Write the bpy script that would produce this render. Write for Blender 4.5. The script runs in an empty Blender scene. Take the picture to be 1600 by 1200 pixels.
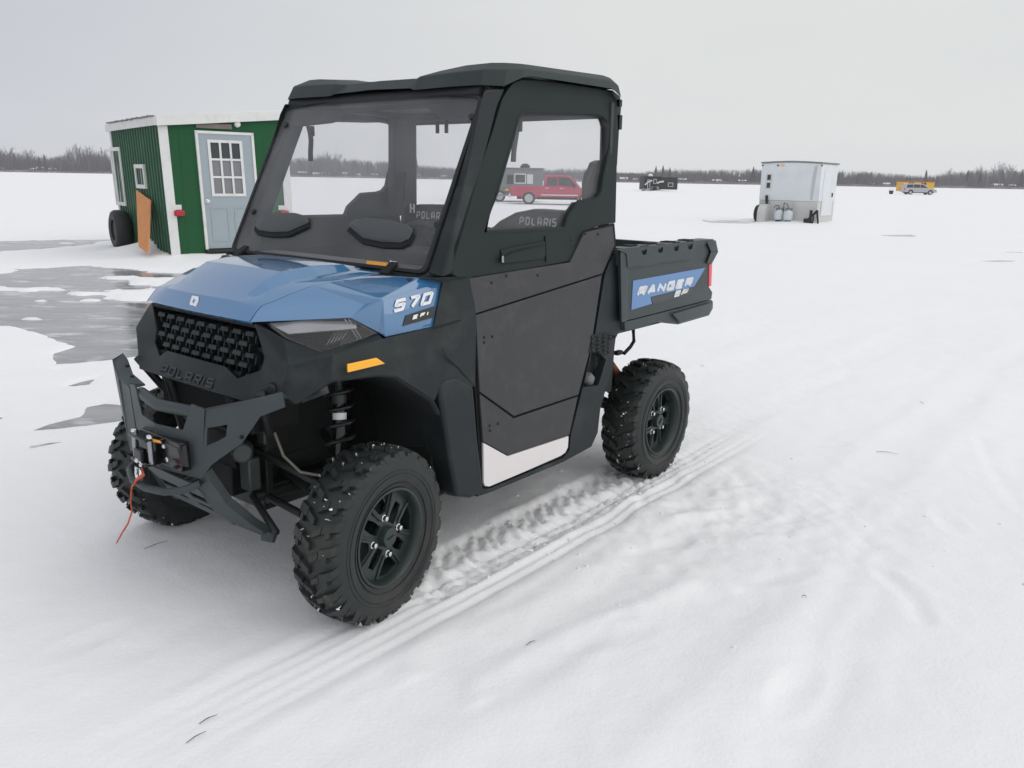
import bpy, bmesh, math, random
import numpy as np
from mathutils import Vector, Matrix
from mathutils.geometry import tessellate_polygon

random.seed(7)
SC = bpy.context.scene
COL = SC.collection
R = math.radians

# ------------------------------------------------------------------ camera
CAM_H, CAM_F, CAM_P, CAM_R = 1.4809, 1273.0, 0.24789, 0.01704
cd = bpy.data.cameras.new("camera")
cd.sensor_fit = 'HORIZONTAL'
cd.sensor_width = 36.0
cd.lens = 36.0 * CAM_F / 1600.0
cd.clip_start = 0.05
cd.clip_end = 6000
cam = bpy.data.objects.new("camera", cd)
COL.objects.link(cam)
FWD = Vector((0, math.cos(CAM_P), -math.sin(CAM_P)))
_r0 = Vector((1, 0, 0))
_u0 = _r0.cross(FWD)
RIGHT = _r0 * math.cos(CAM_R) + _u0 * math.sin(CAM_R)
UP = _u0 * math.cos(CAM_R) - _r0 * math.sin(CAM_R)
CAM_POS = Vector((0, 0, CAM_H))
cam.matrix_world = Matrix(((RIGHT.x, UP.x, -FWD.x, 0), (RIGHT.y, UP.y, -FWD.y, 0),
                           (RIGHT.z, UP.z, -FWD.z, CAM_H), (0, 0, 0, 1)))
SC.camera = cam
SC.view_settings.view_transform = 'Standard'
SC.view_settings.look = 'None'
SC.view_settings.exposure = 0.1
SC.view_settings.gamma = 1.0

# ------------------------------------------------------------------ sky and sun
SUN_EL, SUN_AZ = R(42), R(105)          # azimuth from +Y (view direction) towards +X
w = bpy.data.worlds.new("World")
SC.world = w
w.use_nodes = True
nt = w.node_tree
nt.nodes.clear()
def N(t, nt, **kw):
    n = nt.nodes.new(t)
    for k, v in kw.items():
        setattr(n, k, v)
    return n
out = N('ShaderNodeOutputWorld', nt)
bg = N('ShaderNodeBackground', nt)
bg.inputs['Strength'].default_value = 0.1
sky = N('ShaderNodeTexSky', nt, sky_type='NISHITA')
sky.sun_disc = False
sky.sun_elevation = SUN_EL
sky.sun_rotation = SUN_AZ
hs = N('ShaderNodeHueSaturation', nt)
hs.inputs['Saturation'].default_value = 0.12
nt.links.new(sky.outputs[0], hs.inputs['Color'])
tc = N('ShaderNodeTexCoord', nt)
sep = N('ShaderNodeSeparateXYZ', nt)
nt.links.new(tc.outputs['Generated'], sep.inputs[0])
# overcast deck: a little darker and bluer towards the west (-X), brightest ahead right
mr = N('ShaderNodeMapRange', nt)
mr.inputs[1].default_value = -0.62
mr.inputs[2].default_value = 0.12
nt.links.new(sep.outputs['X'], mr.inputs[0])
noi = N('ShaderNodeTexNoise', nt)
noi.inputs['Scale'].default_value = 2.6
noi.inputs['Detail'].default_value = 6
mp = N('ShaderNodeMapping', nt)
mp.inputs['Scale'].default_value = (1, 1, 3.5)
nt.links.new(tc.outputs['Generated'], mp.inputs[0])
nt.links.new(mp.outputs[0], noi.inputs['Vector'])
ad = N('ShaderNodeMath', nt, operation='MULTIPLY_ADD')
nt.links.new(noi.outputs[0], ad.inputs[0])
ad.inputs[1].default_value = 0.5
ad.inputs[2].default_value = -0.25
ad2 = N('ShaderNodeMath', nt, operation='ADD', use_clamp=True)
nt.links.new(mr.outputs[0], ad2.inputs[0])
nt.links.new(ad.outputs[0], ad2.inputs[1])
cr = N('ShaderNodeMix', nt, data_type='RGBA')
cr.inputs[6].default_value = (5.15, 5.3, 5.85, 1)
cr.inputs[7].default_value = (7.15, 7.3, 7.25, 1)
nt.links.new(ad2.outputs[0], cr.inputs[0])
mx = N('ShaderNodeMix', nt, data_type='RGBA')
mx.inputs[0].default_value = 0.88
nt.links.new(hs.outputs[0], mx.inputs[6])
# a thick overcast is brighter overhead than at the horizon
mz = N('ShaderNodeMapRange', nt)
mz.inputs[1].default_value = 0.16
mz.inputs[2].default_value = 0.85
mz.inputs[3].default_value = 1.0
mz.inputs[4].default_value = 1.16
nt.links.new(sep.outputs['Z'], mz.inputs[0])
vm = N('ShaderNodeVectorMath', nt, operation='SCALE')
nt.links.new(cr.outputs[2], vm.inputs[0])
# sky brightened behind the viewer, added to fill shade around the vehicle
my = N('ShaderNodeMapRange', nt)
my.inputs[1].default_value = 0.25
my.inputs[2].default_value = -0.75
my.inputs[3].default_value = 1.0
my.inputs[4].default_value = 1.22
nt.links.new(sep.outputs['Y'], my.inputs[0])
mm_ = N('ShaderNodeMath', nt, operation='MULTIPLY')
nt.links.new(mz.outputs[0], mm_.inputs[0])
nt.links.new(my.outputs[0], mm_.inputs[1])
nt.links.new(mm_.outputs[0], vm.inputs['Scale'])
nt.links.new(vm.outputs[0], mx.inputs[7])
nt.links.new(mx.outputs[2], bg.inputs['Color'])
nt.links.new(bg.outputs[0], out.inputs['Surface'])

sl = bpy.data.lights.new("sun", 'SUN')
sl.energy = 0.6
sl.angle = R(65)
sl.color = (1.0, 0.97, 0.93)
sun = bpy.data.objects.new("sun", sl)
COL.objects.link(sun)
sd = Vector((math.sin(SUN_AZ) * math.cos(SUN_EL), math.cos(SUN_AZ) * math.cos(SUN_EL), math.sin(SUN_EL)))
sun.rotation_euler = sd.to_track_quat('Z', 'Y').to_euler()

# ------------------------------------------------------------------ measuring helpers
# The photograph was solved for its camera; these turn a photo point into a point
# on a real plane (of the vehicle, or of the lake) so that outlines have true size.
VX, VY, VYAW = -0.36991, 3.69609, -2.24699
VC, VS = math.cos(VYAW), math.sin(VYAW)
def ray(px, py):
    return FWD + RIGHT * ((px - 800) / CAM_F) - UP * ((py - 600) / CAM_F)
def to_local(v):
    return Vector((VC * v.x + VS * v.y, -VS * v.x + VC * v.y, v.z))
CL = to_local(CAM_POS - Vector((VX, VY, 0)))
def on_plane(px, py, n, c):
    d = to_local(ray(px, py))
    return CL + d * ((c - n.dot(CL)) / n.dot(d))
def S(px, py, y):
    return on_plane(px, py, Vector((0, 1, 0)), y)
def FX(px, py, x):
    return on_plane(px, py, Vector((1, 0, 0)), x)
def TZ(px, py, z):
    return on_plane(px, py, Vector((0, 0, 1)), z)
_dn = Vector((0, 1, 0.057))
def D(px, py, off=0.0):                       # plane of the cab door, leaning in towards the roof
    return on_plane(px, py, _dn, 0.655 + 0.057 * 1.15 + off)
def plane3(a, b, c):
    n = (b - a).cross(c - a).normalized()
    if n.dot(CL - a) < 0:
        n = -n                                # offsets always lift towards the viewer's side
    return lambda px, py, off=0.0: on_plane(px, py, n, n.dot(a) + off)
def W(px, py, z=0.0):
    d = ray(px, py)
    return CAM_POS + d * ((z - CAM_H) / d.z)
def AY(px, py, y):
    d = ray(px, py)
    return CAM_POS + d * (y / d.y)

# ------------------------------------------------------------------ mesh builder
class MB:
    def __init__(self):
        self.v = []
        self.f = []
    def add(self, vs, fs):
        o = len(self.v)
        self.v += [Vector(p) for p in vs]
        self.f += [[i + o for i in f] for f in fs]
        return self
    def poly(self, pts):
        return self.add(pts, [list(range(len(pts)))])
    def plate(self, outer, d, holes=()):
        """flat outline (with holes) given thickness by the vector d"""
        d = Vector(d)
        loops = [[Vector(p) for p in outer]] + [[Vector(p) for p in h] for h in holes]
        tris = tessellate_polygon(loops)
        allp = [p for l in loops for p in l]
        n = len(allp)
        fs = [list(t) for t in tris] + [[i + n for i in reversed(t)] for t in tris]
        k = 0
        for l in loops:
            m = len(l)
            for i in range(m):
                a, b = k + i, k + (i + 1) % m
                fs.append([a, b, b + n, a + n])
            k += m
        return self.add(allp + [p + d for p in allp], fs)
    def prism(self, pts, d):
        d = Vector(d)
        n = len(pts)
        fs = [list(range(n)), [i + n for i in reversed(range(n))]]
        for i in range(n):
            j = (i + 1) % n
            fs.append([i, j, j + n, i + n])
        return self.add(list(pts) + [Vector(p) + d for p in pts], fs)
    def box(self, c, s, rot=None):
        c = Vector(c)
        m = rot if rot is not None else Matrix.Identity(3)
        vs = [c + m @ Vector((sx * s[0] / 2, sy * s[1] / 2, sz * s[2] / 2))
              for sx in (-1, 1) for sy in (-1, 1) for sz in (-1, 1)]
        return self.add(vs, [[0, 1, 3, 2], [4, 6, 7, 5], [0, 4, 5, 1], [2, 3, 7, 6], [0, 2, 6, 4], [1, 5, 7, 3]])
    def hexa(self, a, b):
        """two quads joined"""
        return self.add(list(a) + list(b), [[0, 1, 2, 3], [7, 6, 5, 4], [0, 4, 5, 1], [1, 5, 6, 2], [2, 6, 7, 3], [3, 7, 4, 0]])
    def tube(self, path, r, n=10, closed=False, caps=True):
        path = [Vector(p) for p in path]
        m = len(path)
        rs = r if isinstance(r, (list, tuple)) else [r] * m
        up = Vector((0.123, 0.271, 0.954)).normalized()
        vs = []
        for i, p in enumerate(path):
            if closed:
                t = path[(i + 1) % m] - path[i - 1]
            else:
                t = path[min(i + 1, m - 1)] - path[max(i - 1, 0)]
            t.normalize()
            a = t.cross(up)
            if a.length < 0.05:
                a = t.cross(Vector((1, 0, 0)))
            a.normalize()
            b = t.cross(a)
            for k in range(n):
                th = 2 * math.pi * k / n
                vs.append(p + (a * math.cos(th) + b * math.sin(th)) * rs[i])
        fs = []
        for i in range(m if closed else m - 1):
            i2 = (i + 1) % m
            for k in range(n):
                k2 = (k + 1) % n
                fs.append([i * n + k, i * n + k2, i2 * n + k2, i2 * n + k])
        if caps and not closed:
            fs.append(list(range(n)))
            fs.append([(m - 1) * n + k for k in reversed(range(n))])
        return self.add(vs, fs)
    def lathe(self, prof, c, ax, n=32, closed=False, arc=None):
        """profile of (radius, distance along axis)"""
        c = Vector(c)
        ax = Vector(ax).normalized()
        a = ax.orthogonal().normalized()
        b = ax.cross(a)
        vs = []
        for r, h in prof:
            for k in range(n):
                th = 2 * math.pi * k / n
                vs.append(c + ax * h + (a * math.cos(th) + b * math.sin(th)) * r)
        fs = []
        m = len(prof)
        for i in range(m if closed else m - 1):
            i2 = (i + 1) % m
            for k in range(n):
                k2 = (k + 1) % n
                fs.append([i * n + k, i * n + k2, i2 * n + k2, i2 * n + k])
        if not closed:
            if prof[0][0] > 1e-4:
                fs.append(list(range(n)))
            if prof[-1][0] > 1e-4:
                fs.append([(m - 1) * n + k for k in reversed(range(n))])
        return self.add(vs, fs)
    def grid(self, rows):
        n = len(rows[0])
        vs = [p for r in rows for p in r]
        fs = []
        for i in range(len(rows) - 1):
            for j in range(n - 1):
                fs.append([i * n + j, i * n + j + 1, (i + 1) * n + j + 1, (i + 1) * n + j])
        return self.add(vs, fs)
    def mirror(self):
        """add the mirror image in y"""
        n = len(self.v)
        self.v += [Vector((p.x, -p.y, p.z)) for p in self.v]
        self.f += [[i + n for i in reversed(f)] for f in self.f]
        return self
    def flip(self, s):
        if s < 0:
            self.v = [Vector((p.x, -p.y, p.z)) for p in self.v]
            self.f = [list(reversed(f)) for f in self.f]
        return self
    def build_each(self, name, mat, parent=None, **kw):
        """one object for every separate piece"""
        par = list(range(len(self.v)))
        def find(i):
            while par[i] != i:
                par[i] = par[par[i]]
                i = par[i]
            return i
        for f in self.f:
            for i in f[1:]:
                par[find(i)] = find(f[0])
        groups = {}
        for f in self.f:
            groups.setdefault(find(f[0]), []).append(f)
        res = []
        for fs in groups.values():
            ids = sorted({i for f in fs for i in f})
            mp_ = {v: k for k, v in enumerate(ids)}
            m = MB()
            m.v = [self.v[i] for i in ids]
            m.f = [[mp_[i] for i in f] for f in fs]
            res.append(m.build(name, mat, parent, **kw))
        return res
    def build(self, name, mat, parent=None, bevel=0.0, seg=2, solid=0.0, smooth=35, merge=True, sub=0, offset=0.0):
        me = bpy.data.meshes.new(name)
        bm = bmesh.new()
        vs = [bm.verts.new(p) for p in self.v]
        for f in self.f:
            try:
                bm.faces.new([vs[i] for i in f])
            except ValueError:
                pass
        if merge:
            bmesh.ops.remove_doubles(bm, verts=bm.verts, dist=0.0002)
        bmesh.ops.recalc_face_normals(bm, faces=bm.faces)
        bm.to_mesh(me)
        bm.free()
        if smooth:
            for p in me.polygons:
                p.use_smooth = True
            me.set_sharp_from_angle(angle=R(smooth))
        o = bpy.data.objects.new(name, me)
        COL.objects.link(o)
        if mat is not None:
            me.materials.append(mat)
        if parent is not None:
            o.parent = parent
        if sub:
            m = o.modifiers.new('s', 'SUBSURF')
            m.levels = m.render_levels = sub
        if solid:
            m = o.modifiers.new('t', 'SOLIDIFY')
            m.thickness = solid
            m.offset = offset
            m.use_even_offset = False
        if bevel:
            m = o.modifiers.new('b', 'BEVEL')
            m.width = bevel
            m.segments = seg
            m.limit_method = 'ANGLE'
            m.angle_limit = R(28)
            m.harden_normals = False
        return o

def empty(name, loc=(0, 0, 0), rz=0.0):
    o = bpy.data.objects.new(name, None)
    COL.objects.link(o)
    o.location = loc
    o.rotation_euler = (0, 0, rz)
    o.empty_display_size = 0.2
    return o
def tag(o, label=None, cat=None, group=None, kind=None):
    if label: o['label'] = label
    if cat: o['category'] = cat
    if group: o['group'] = group
    if kind: o['kind'] = kind
    return o

# technical lettering drawn as strokes in a unit cell
GLYPH = {
 'P': [[(0, 0), (0, 1), (1, 1), (1, .4), (0, .4)]],
 'O': [[(0.5, 0), (0, 0), (0, 1), (1, 1), (1, 0), (.5, 0)]], '0': [[(0.5, 0), (0, 0), (0, 1), (1, 1), (1, 0), (.5, 0)]],
 'L': [[(0, 1), (0, 0), (1, 0)]],
 'A': [[(0, 0), (0, 1), (1, 1), (1, 0)], [(0, .38), (1, .38)]],
 'R': [[(0, 0), (0, 1), (1, 1), (1, .42), (0, .42)], [(.5, .42), (1, 0)]],
 'I': [[(0, 0), (0, 1)]],
 'S': [[(1, 1), (0, 1), (0, .53), (1, .53), (1, 0), (0, 0)]], '5': [[(1, 1), (0, 1), (0, .53), (1, .53), (1, 0), (0, 0)]],
 '7': [[(0, 1), (1, 1), (.5, 0)]],
 'E': [[(1, 1), (0, 1), (0, 0), (1, 0)], [(0, .5), (.9, .5)]],
 'F': [[(1, 1), (0, 1), (0, 0)], [(0, .5), (.85, .5)]],
 'a': [[(0, 0), (.42, 1), (.58, 1), (1, 0)], [(.2, .32), (.8, .32)]],
 'N': [[(0, 0), (0, 1), (1, 0), (1, 1)]],
 'G': [[(1, 1), (0, 1), (0, 0), (1, 0), (1, .5), (.5, .5)]],
}
def lettering(mb, s, o, e, up, stroke, gap=0.4, shear=0.0, lift=0.0015, cut=0.16):
    """letters from baseline point o to e, height vector up"""
    o, e, up = Vector(o), Vector(e), Vector(up)
    wid = sum((0.05 if c == 'I' else 1.0) for c in s) + gap * (len(s) - 1)
    U = (e - o) / wid
    nrm = U.cross(up).normalized()
    su, sv = stroke / U.length / 2, stroke / up.length / 2
    x = 0.0
    for c in s:
        cw = 0.05 if c == 'I' else 1.0
        for k, pl in enumerate(GLYPH[c]):
            q = []
            for i, p in enumerate(pl):                 # clip the corners
                if 0 < i < len(pl) - 1 and cut:
                    a, b = Vector(pl[i - 1]), Vector(pl[i + 1])
                    pv = Vector(p)
                    q.append(pv + (a - pv) * min(cut, cut / max((a - pv).length, .01)) * 0.9)
                    q.append(pv + (b - pv) * min(cut, cut / max((b - pv).length, .01)) * 0.9)
                else:
                    q.append(Vector(p))
            def wp(p):
                u = su + p.x * (cw - 2 * su) if c != 'I' else 0.025
                v = sv + p.y * (1 - 2 * sv)
                return o + U * (x + u + shear * v) + up * v
            P = [wp(p) for p in q]
            m = len(P)
            L, Rr = [], []
            for i in range(m):
                d0 = (P[i] - P[i - 1]).normalized() if i else None
                d1 = (P[i + 1] - P[i]).normalized() if i < m - 1 else None
                d0 = d0 or d1
                d1 = d1 or d0
                t = (d0 + d1).normalized()
                sd_ = nrm.cross(t)
                k2 = stroke / 2 / max(0.5, sd_.dot(nrm.cross(d0)))
                L.append(P[i] + sd_ * k2)
                Rr.append(P[i] - sd_ * k2)
            th = nrm * (lift + 0.0003 * k)
            for i in range(m - 1):
                mb.prism([L[i], Rr[i], Rr[i + 1], L[i + 1]], th)
        x += cw + gap
    return mb

# ------------------------------------------------------------------ materials
MAT = {}
def mat(name, col, rough=0.5, metal=0.0, spec=0.5, coat=0.0, bump=0.0, bscale=200.0, var=0.0, vscale=8.0, dirt=None,
        dscale=3.0, damt=0.45, bdet=2.0):
    m = bpy.data.materials.new(name)
    m.use_nodes = True
    t = m.node_tree
    b = t.nodes['Principled BSDF']
    b.inputs['Base Color'].default_value = (*col, 1)
    b.inputs['Roughness'].default_value = rough
    b.inputs['Metallic'].default_value = metal
    b.inputs['Specular IOR Level'].default_value = spec
    b.inputs['Coat Weight'].default_value = coat
    b.inputs['Coat Roughness'].default_value = 0.04
    c = N('ShaderNodeTexCoord', t)
    last = None
    if var or dirt:
        n = N('ShaderNodeTexNoise', t)
        n.inputs['Scale'].default_value = vscale
        n.inputs['Detail'].default_value = 6
        t.links.new(c.outputs['Object'], n.inputs['Vector'])
        mm = N('ShaderNodeMix', t, data_type='RGBA')
        mm.inputs[6].default_value = (*[x * (1 - var) for x in col], 1)
        mm.inputs[7].default_value = (*[min(1, x * (1 + var)) for x in col], 1)
        t.links.new(n.outputs[0], mm.inputs[0])
        last = mm.outputs[2]
        rm = N('ShaderNodeMapRange', t)
        rm.inputs[3].default_value = max(0.02, rough - 0.1)
        rm.inputs[4].default_value = min(1, rough + 0.12)
        t.links.new(n.outputs[0], rm.inputs[0])
        t.links.new(rm.outputs[0], b.inputs['Roughness'])
    if dirt:
        n2 = N('ShaderNodeTexNoise', t)
        n2.inputs['Scale'].default_value = dscale
        n2.inputs['Detail'].default_value = 8
        n2.inputs['Roughness'].default_value = 0.65
        t.links.new(c.outputs['Object'], n2.inputs['Vector'])
        r2 = N('ShaderNodeMapRange', t)
        r2.inputs[1].default_value = 0.5
        r2.inputs[2].default_value = 0.75
        r2.inputs[4].default_value = damt
        t.links.new(n2.outputs[0], r2.inputs[0])
        m2 = N('ShaderNodeMix', t, data_type='RGBA')
        m2.inputs[7].default_value = (*dirt, 1)
        t.links.new(r2.outputs[0], m2.inputs[0])
        t.links.new(last, m2.inputs[6])
        last = m2.outputs[2]
    if last is not None:
        t.links.new(last, b.inputs['Base Color'])
    if bump:
        n3 = N('ShaderNodeTexNoise', t)
        n3.inputs['Scale'].default_value = bscale
        n3.inputs['Detail'].default_value = bdet
        t.links.new(c.outputs['Object'], n3.inputs['Vector'])
        bp = N('ShaderNodeBump', t)
        bp.inputs['Strength'].default_value = bump
        bp.inputs['Distance'].default_value = 0.002
        t.links.new(n3.outputs[0], bp.inputs['Height'])
        t.links.new(bp.outputs[0], b.inputs['Normal'])
    MAT[name] = m
    return m
def glass(name, tint, ior=1.45, rough=0.01, sky_veil=0.0):
    m = bpy.data.materials.new(name)
    m.use_nodes = True
    t = m.node_tree
    t.nodes.clear()
    o = N('ShaderNodeOutputMaterial', t)
    tr = N('ShaderNodeBsdfTransparent', t)
    tr.inputs[0].default_value = (*tint, 1)
    gl = N('ShaderNodeBsdfGlossy', t)
    gl.inputs['Roughness'].default_value = rough
    lw = N('ShaderNodeLayerWeight', t)             # Schlick reflectance, the same from both faces of the pane
    lw.inputs[0].default_value = 0.5
    pw = N('ShaderNodeMath', t, operation='POWER')
    t.links.new(lw.outputs['Facing'], pw.inputs[0])
    pw.inputs[1].default_value = 5.0
    f0 = ((ior - 1) / (ior + 1)) ** 2
    fr = N('ShaderNodeMath', t, operation='MULTIPLY_ADD')
    t.links.new(pw.outputs[0], fr.inputs[0])
    fr.inputs[1].default_value = 1 - f0
    fr.inputs[2].default_value = f0
    mx = N('ShaderNodeMixShader', t)
    t.links.new(fr.outputs[0], mx.inputs[0])
    t.links.new(tr.outputs[0], mx.inputs[1])
    t.links.new(gl.outputs[0], mx.inputs[2])
    last = mx.outputs[0]
    if sky_veil:
        df = N('ShaderNodeBsdfDiffuse', t)  # pale diffuse veil painted over the pane for glass haze and reflected sky
        df.inputs[0].default_value = (0.75, 0.76, 0.78, 1)
        n = N('ShaderNodeTexNoise', t)
        n.inputs['Scale'].default_value = 3.0
        n.inputs['Detail'].default_value = 5
        c = N('ShaderNodeTexCoord', t)
        t.links.new(c.outputs['Object'], n.inputs['Vector'])
        r = N('ShaderNodeMapRange', t)
        r.inputs[1].default_value = 0.3
        r.inputs[2].default_value = 0.75
        r.inputs[3].default_value = sky_veil * 0.6
        r.inputs[4].default_value = sky_veil * 1.4
        t.links.new(n.outputs[0], r.inputs[0])
        m2 = N('ShaderNodeMixShader', t)
        t.links.new(r.outputs[0], m2.inputs[0])
        t.links.new(last, m2.inputs[1])
        t.links.new(df.outputs[0], m2.inputs[2])
        last = m2.outputs[0]
    t.links.new(last, o.inputs[0])
    MAT[name] = m
    return m

mat('plastic', (0.0090, 0.0145, 0.0165), 0.5, spec=0.38, bump=0.3, bscale=900, var=0.15, dirt=(0.085, 0.09, 0.09), dscale=5, damt=0.34)
mat('plastic_deep', (0.010, 0.012, 0.013), 0.65, bump=0.15, bscale=500)
mat('bumper_steel', (0.038, 0.051, 0.054), 0.45, spec=0.4, bump=0.2, bscale=1200, var=0.12, dirt=(0.10, 0.11, 0.115), dscale=4, damt=0.3)
mat('door_skin', (0.043, 0.043, 0.048), 0.5, spec=0.4, bump=0.3, bscale=1400, var=0.12, vscale=4, dirt=(0.12, 0.12, 0.125), dscale=16, damt=0.26)
mat('door_frame', (0.010, 0.017, 0.017), 0.62, spec=0.35, bump=0.25, bscale=600, var=0.15, vscale=6)
mat('roof_plastic', (0.023, 0.033, 0.033), 0.55, spec=0.32, bump=0.2, bscale=700, var=0.12, dirt=(0.09, 0.1, 0.1), dscale=4, damt=0.25)
mat('blue_paint', (0.040, 0.165, 0.355), 0.18, spec=0.4, coat=1.0, var=0.04, vscale=3)
MAT['blue_paint'].node_tree.nodes['Principled BSDF'].inputs['Coat IOR'].default_value = 1.95
mat('blue_decal', (0.14, 0.265, 0.50), 0.5, var=0.06)
mat('black_gloss', (0.008, 0.008, 0.009), 0.15)
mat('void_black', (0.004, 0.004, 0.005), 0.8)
mat('rubber', (0.014, 0.018, 0.0175), 0.5, bump=0.3, bscale=300, var=0.35, vscale=10, dirt=(0.06, 0.055, 0.046), dscale=6, damt=0.5)
mat('rim_black', (0.020, 0.029, 0.029), 0.32, var=0.2, vscale=12)
mat('chrome', (0.75, 0.76, 0.78), 0.15, metal=1.0)
mat('steel', (0.35, 0.36, 0.38), 0.35, metal=1.0, var=0.2, vscale=20)
mat('white_vinyl', (0.74, 0.70, 0.70), 0.4, var=0.04)
mat('letter_white', (0.78, 0.79, 0.82), 0.4)
mat('letter_silver', (0.70, 0.71, 0.73), 0.4)
mat('amber', (1.0, 0.46, 0.012), 0.35, coat=0.6)
mat('orange_label', (0.85, 0.36, 0.03), 0.5)
mat('red_lens', (0.75, 0.012, 0.04), 0.2, coat=0.8)
mat('strap_red', (0.62, 0.09, 0.03), 0.75, bump=0.4, bscale=900, var=0.25, vscale=30)
mat('rust', (0.22, 0.085, 0.035), 0.8, var=0.3)
mat('coil', (0.008, 0.009, 0.010), 0.4)
mat('interior', (0.050, 0.052, 0.060), 0.7, bump=0.2, bscale=400)
mat('dash', (0.11, 0.115, 0.12), 0.6, bump=0.2, bscale=400, var=0.2, vscale=5)
mat('vent_lid', (0.062, 0.070, 0.072), 0.5, bump=0.2, bscale=700)
mat('seat_vinyl', (0.024, 0.025, 0.030), 0.55, bump=0.2, bscale=500)
mat('emboss', (0.016, 0.021, 0.022), 0.35)
mat('snow_clod', (0.82, 0.83, 0.86), 0.8, bump=0.5, bscale=120)
mat('frame_metal', (0.012, 0.015, 0.015), 0.5, var=0.3, vscale=15)
mat('cast_metal', (0.055, 0.065, 0.062), 0.5, metal=0.3, var=0.3, vscale=25)
glass('windshield_glass', (0.985, 0.985, 0.99), 1.25, 0.012, 0.06)
glass('side_glass', (0.985, 0.985, 0.99), 1.22, 0.015, 0.045)
glass('lens_glass', (0.97, 0.97, 0.98), 1.5, 0.02, 0.03)
mat('lamp_grey', (0.32, 0.32, 0.34), 0.22, metal=0.4, var=0.3, vscale=14)
# ------------------------------------------------------------------ the utility vehicle
M = MAT
VEH = empty('utility_vehicle', (VX, VY, 0), VYAW)
tag(VEH, 'blue and black side-by-side utility vehicle with closed cab and cargo box parked on the snow', 'utility vehicle')
V3 = Vector
def sides(fn):
    for s in (1, -1):
        fn(s)

# ---- hood, with its emblem
SEAM = [S(389, 502, .322), S(401, 484, .322), S(408, 476, .322), S(426, 470, .332), S(453, 458, .346), S(486, 446, .364), S(532, 437, .384), S(580, 428.5, .402)]
def hood():
    ys = [-1, -.74, -.64, -.32, 0, .32, .64, .74, 1]
    rows = []
    crown = [(.018, .002, 0), (.024, .004, 0), (.034, .005, 0), (.030, .008, .007), (.030, .010, .020), (.035, .012, .030), (.03, .012, .030), (.01, .010, .018)]
    pts = SEAM + []
    # a lip under the front edge, then the seam line from front to windshield
    rows.append([V3((SEAM[0].x - .012 + .018 * (1 - t * t), t * SEAM[0].y, SEAM[0].z - .012 + .002 * (1 - t * t))) for t in ys])
    for e, (cx, cz, rg) in zip(SEAM, crown):
        row = []
        for t in ys:
            a = 1 - t * t
            z = e.z + cz * a
            if abs(t) < .68: z += rg
            row.append(V3((e.x + cx * a, t * e.y, z)))
        rows.append(row)
    rows.append([V3((.63, t * .41, 1.143 + .008 * (1 - t * t))) for t in ys])
    mb = MB().grid(rows)
    h = mb.build('hood', M['blue_paint'], VEH, smooth=9, solid=0.006, offset=-1, bevel=0.003)
    h['label'] = 'glossy blue hood'
    # emblem on the front slope
    e = MB()
    c, n = V3((1.1645, 0, 1.050)), V3((.9, 0, .42)).normalized()
    u, v = V3((0, 1, 0)), n.cross(V3((0, 1, 0))).normalized() * -1
    if v.z < 0: v = -v
    oct_ = [(-.022, -.006), (-.015, -.0145), (.012, -.0145), (.022, -.0145), (.022, .006), (.015, .0145), (-.012, .0145), (-.022, .0145)]
    e.prism([c + u * a + v * b * 1.25 for a, b in oct_], n * .003)
    em = e.build('emblem', M['letter_white'], h)
    st = MB()
    pts = []
    for i in range(8):
        rr = .0105 if i % 2 == 0 else .0048
        pts.append(c + n * .0031 + (u * math.cos(i * math.pi / 4 + .4) + v * math.sin(i * math.pi / 4 + .4)) * rr)
    st.plate(pts, n * .001)
    st.build('emblem_star', M['blue_paint'], h)
hood()

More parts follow.
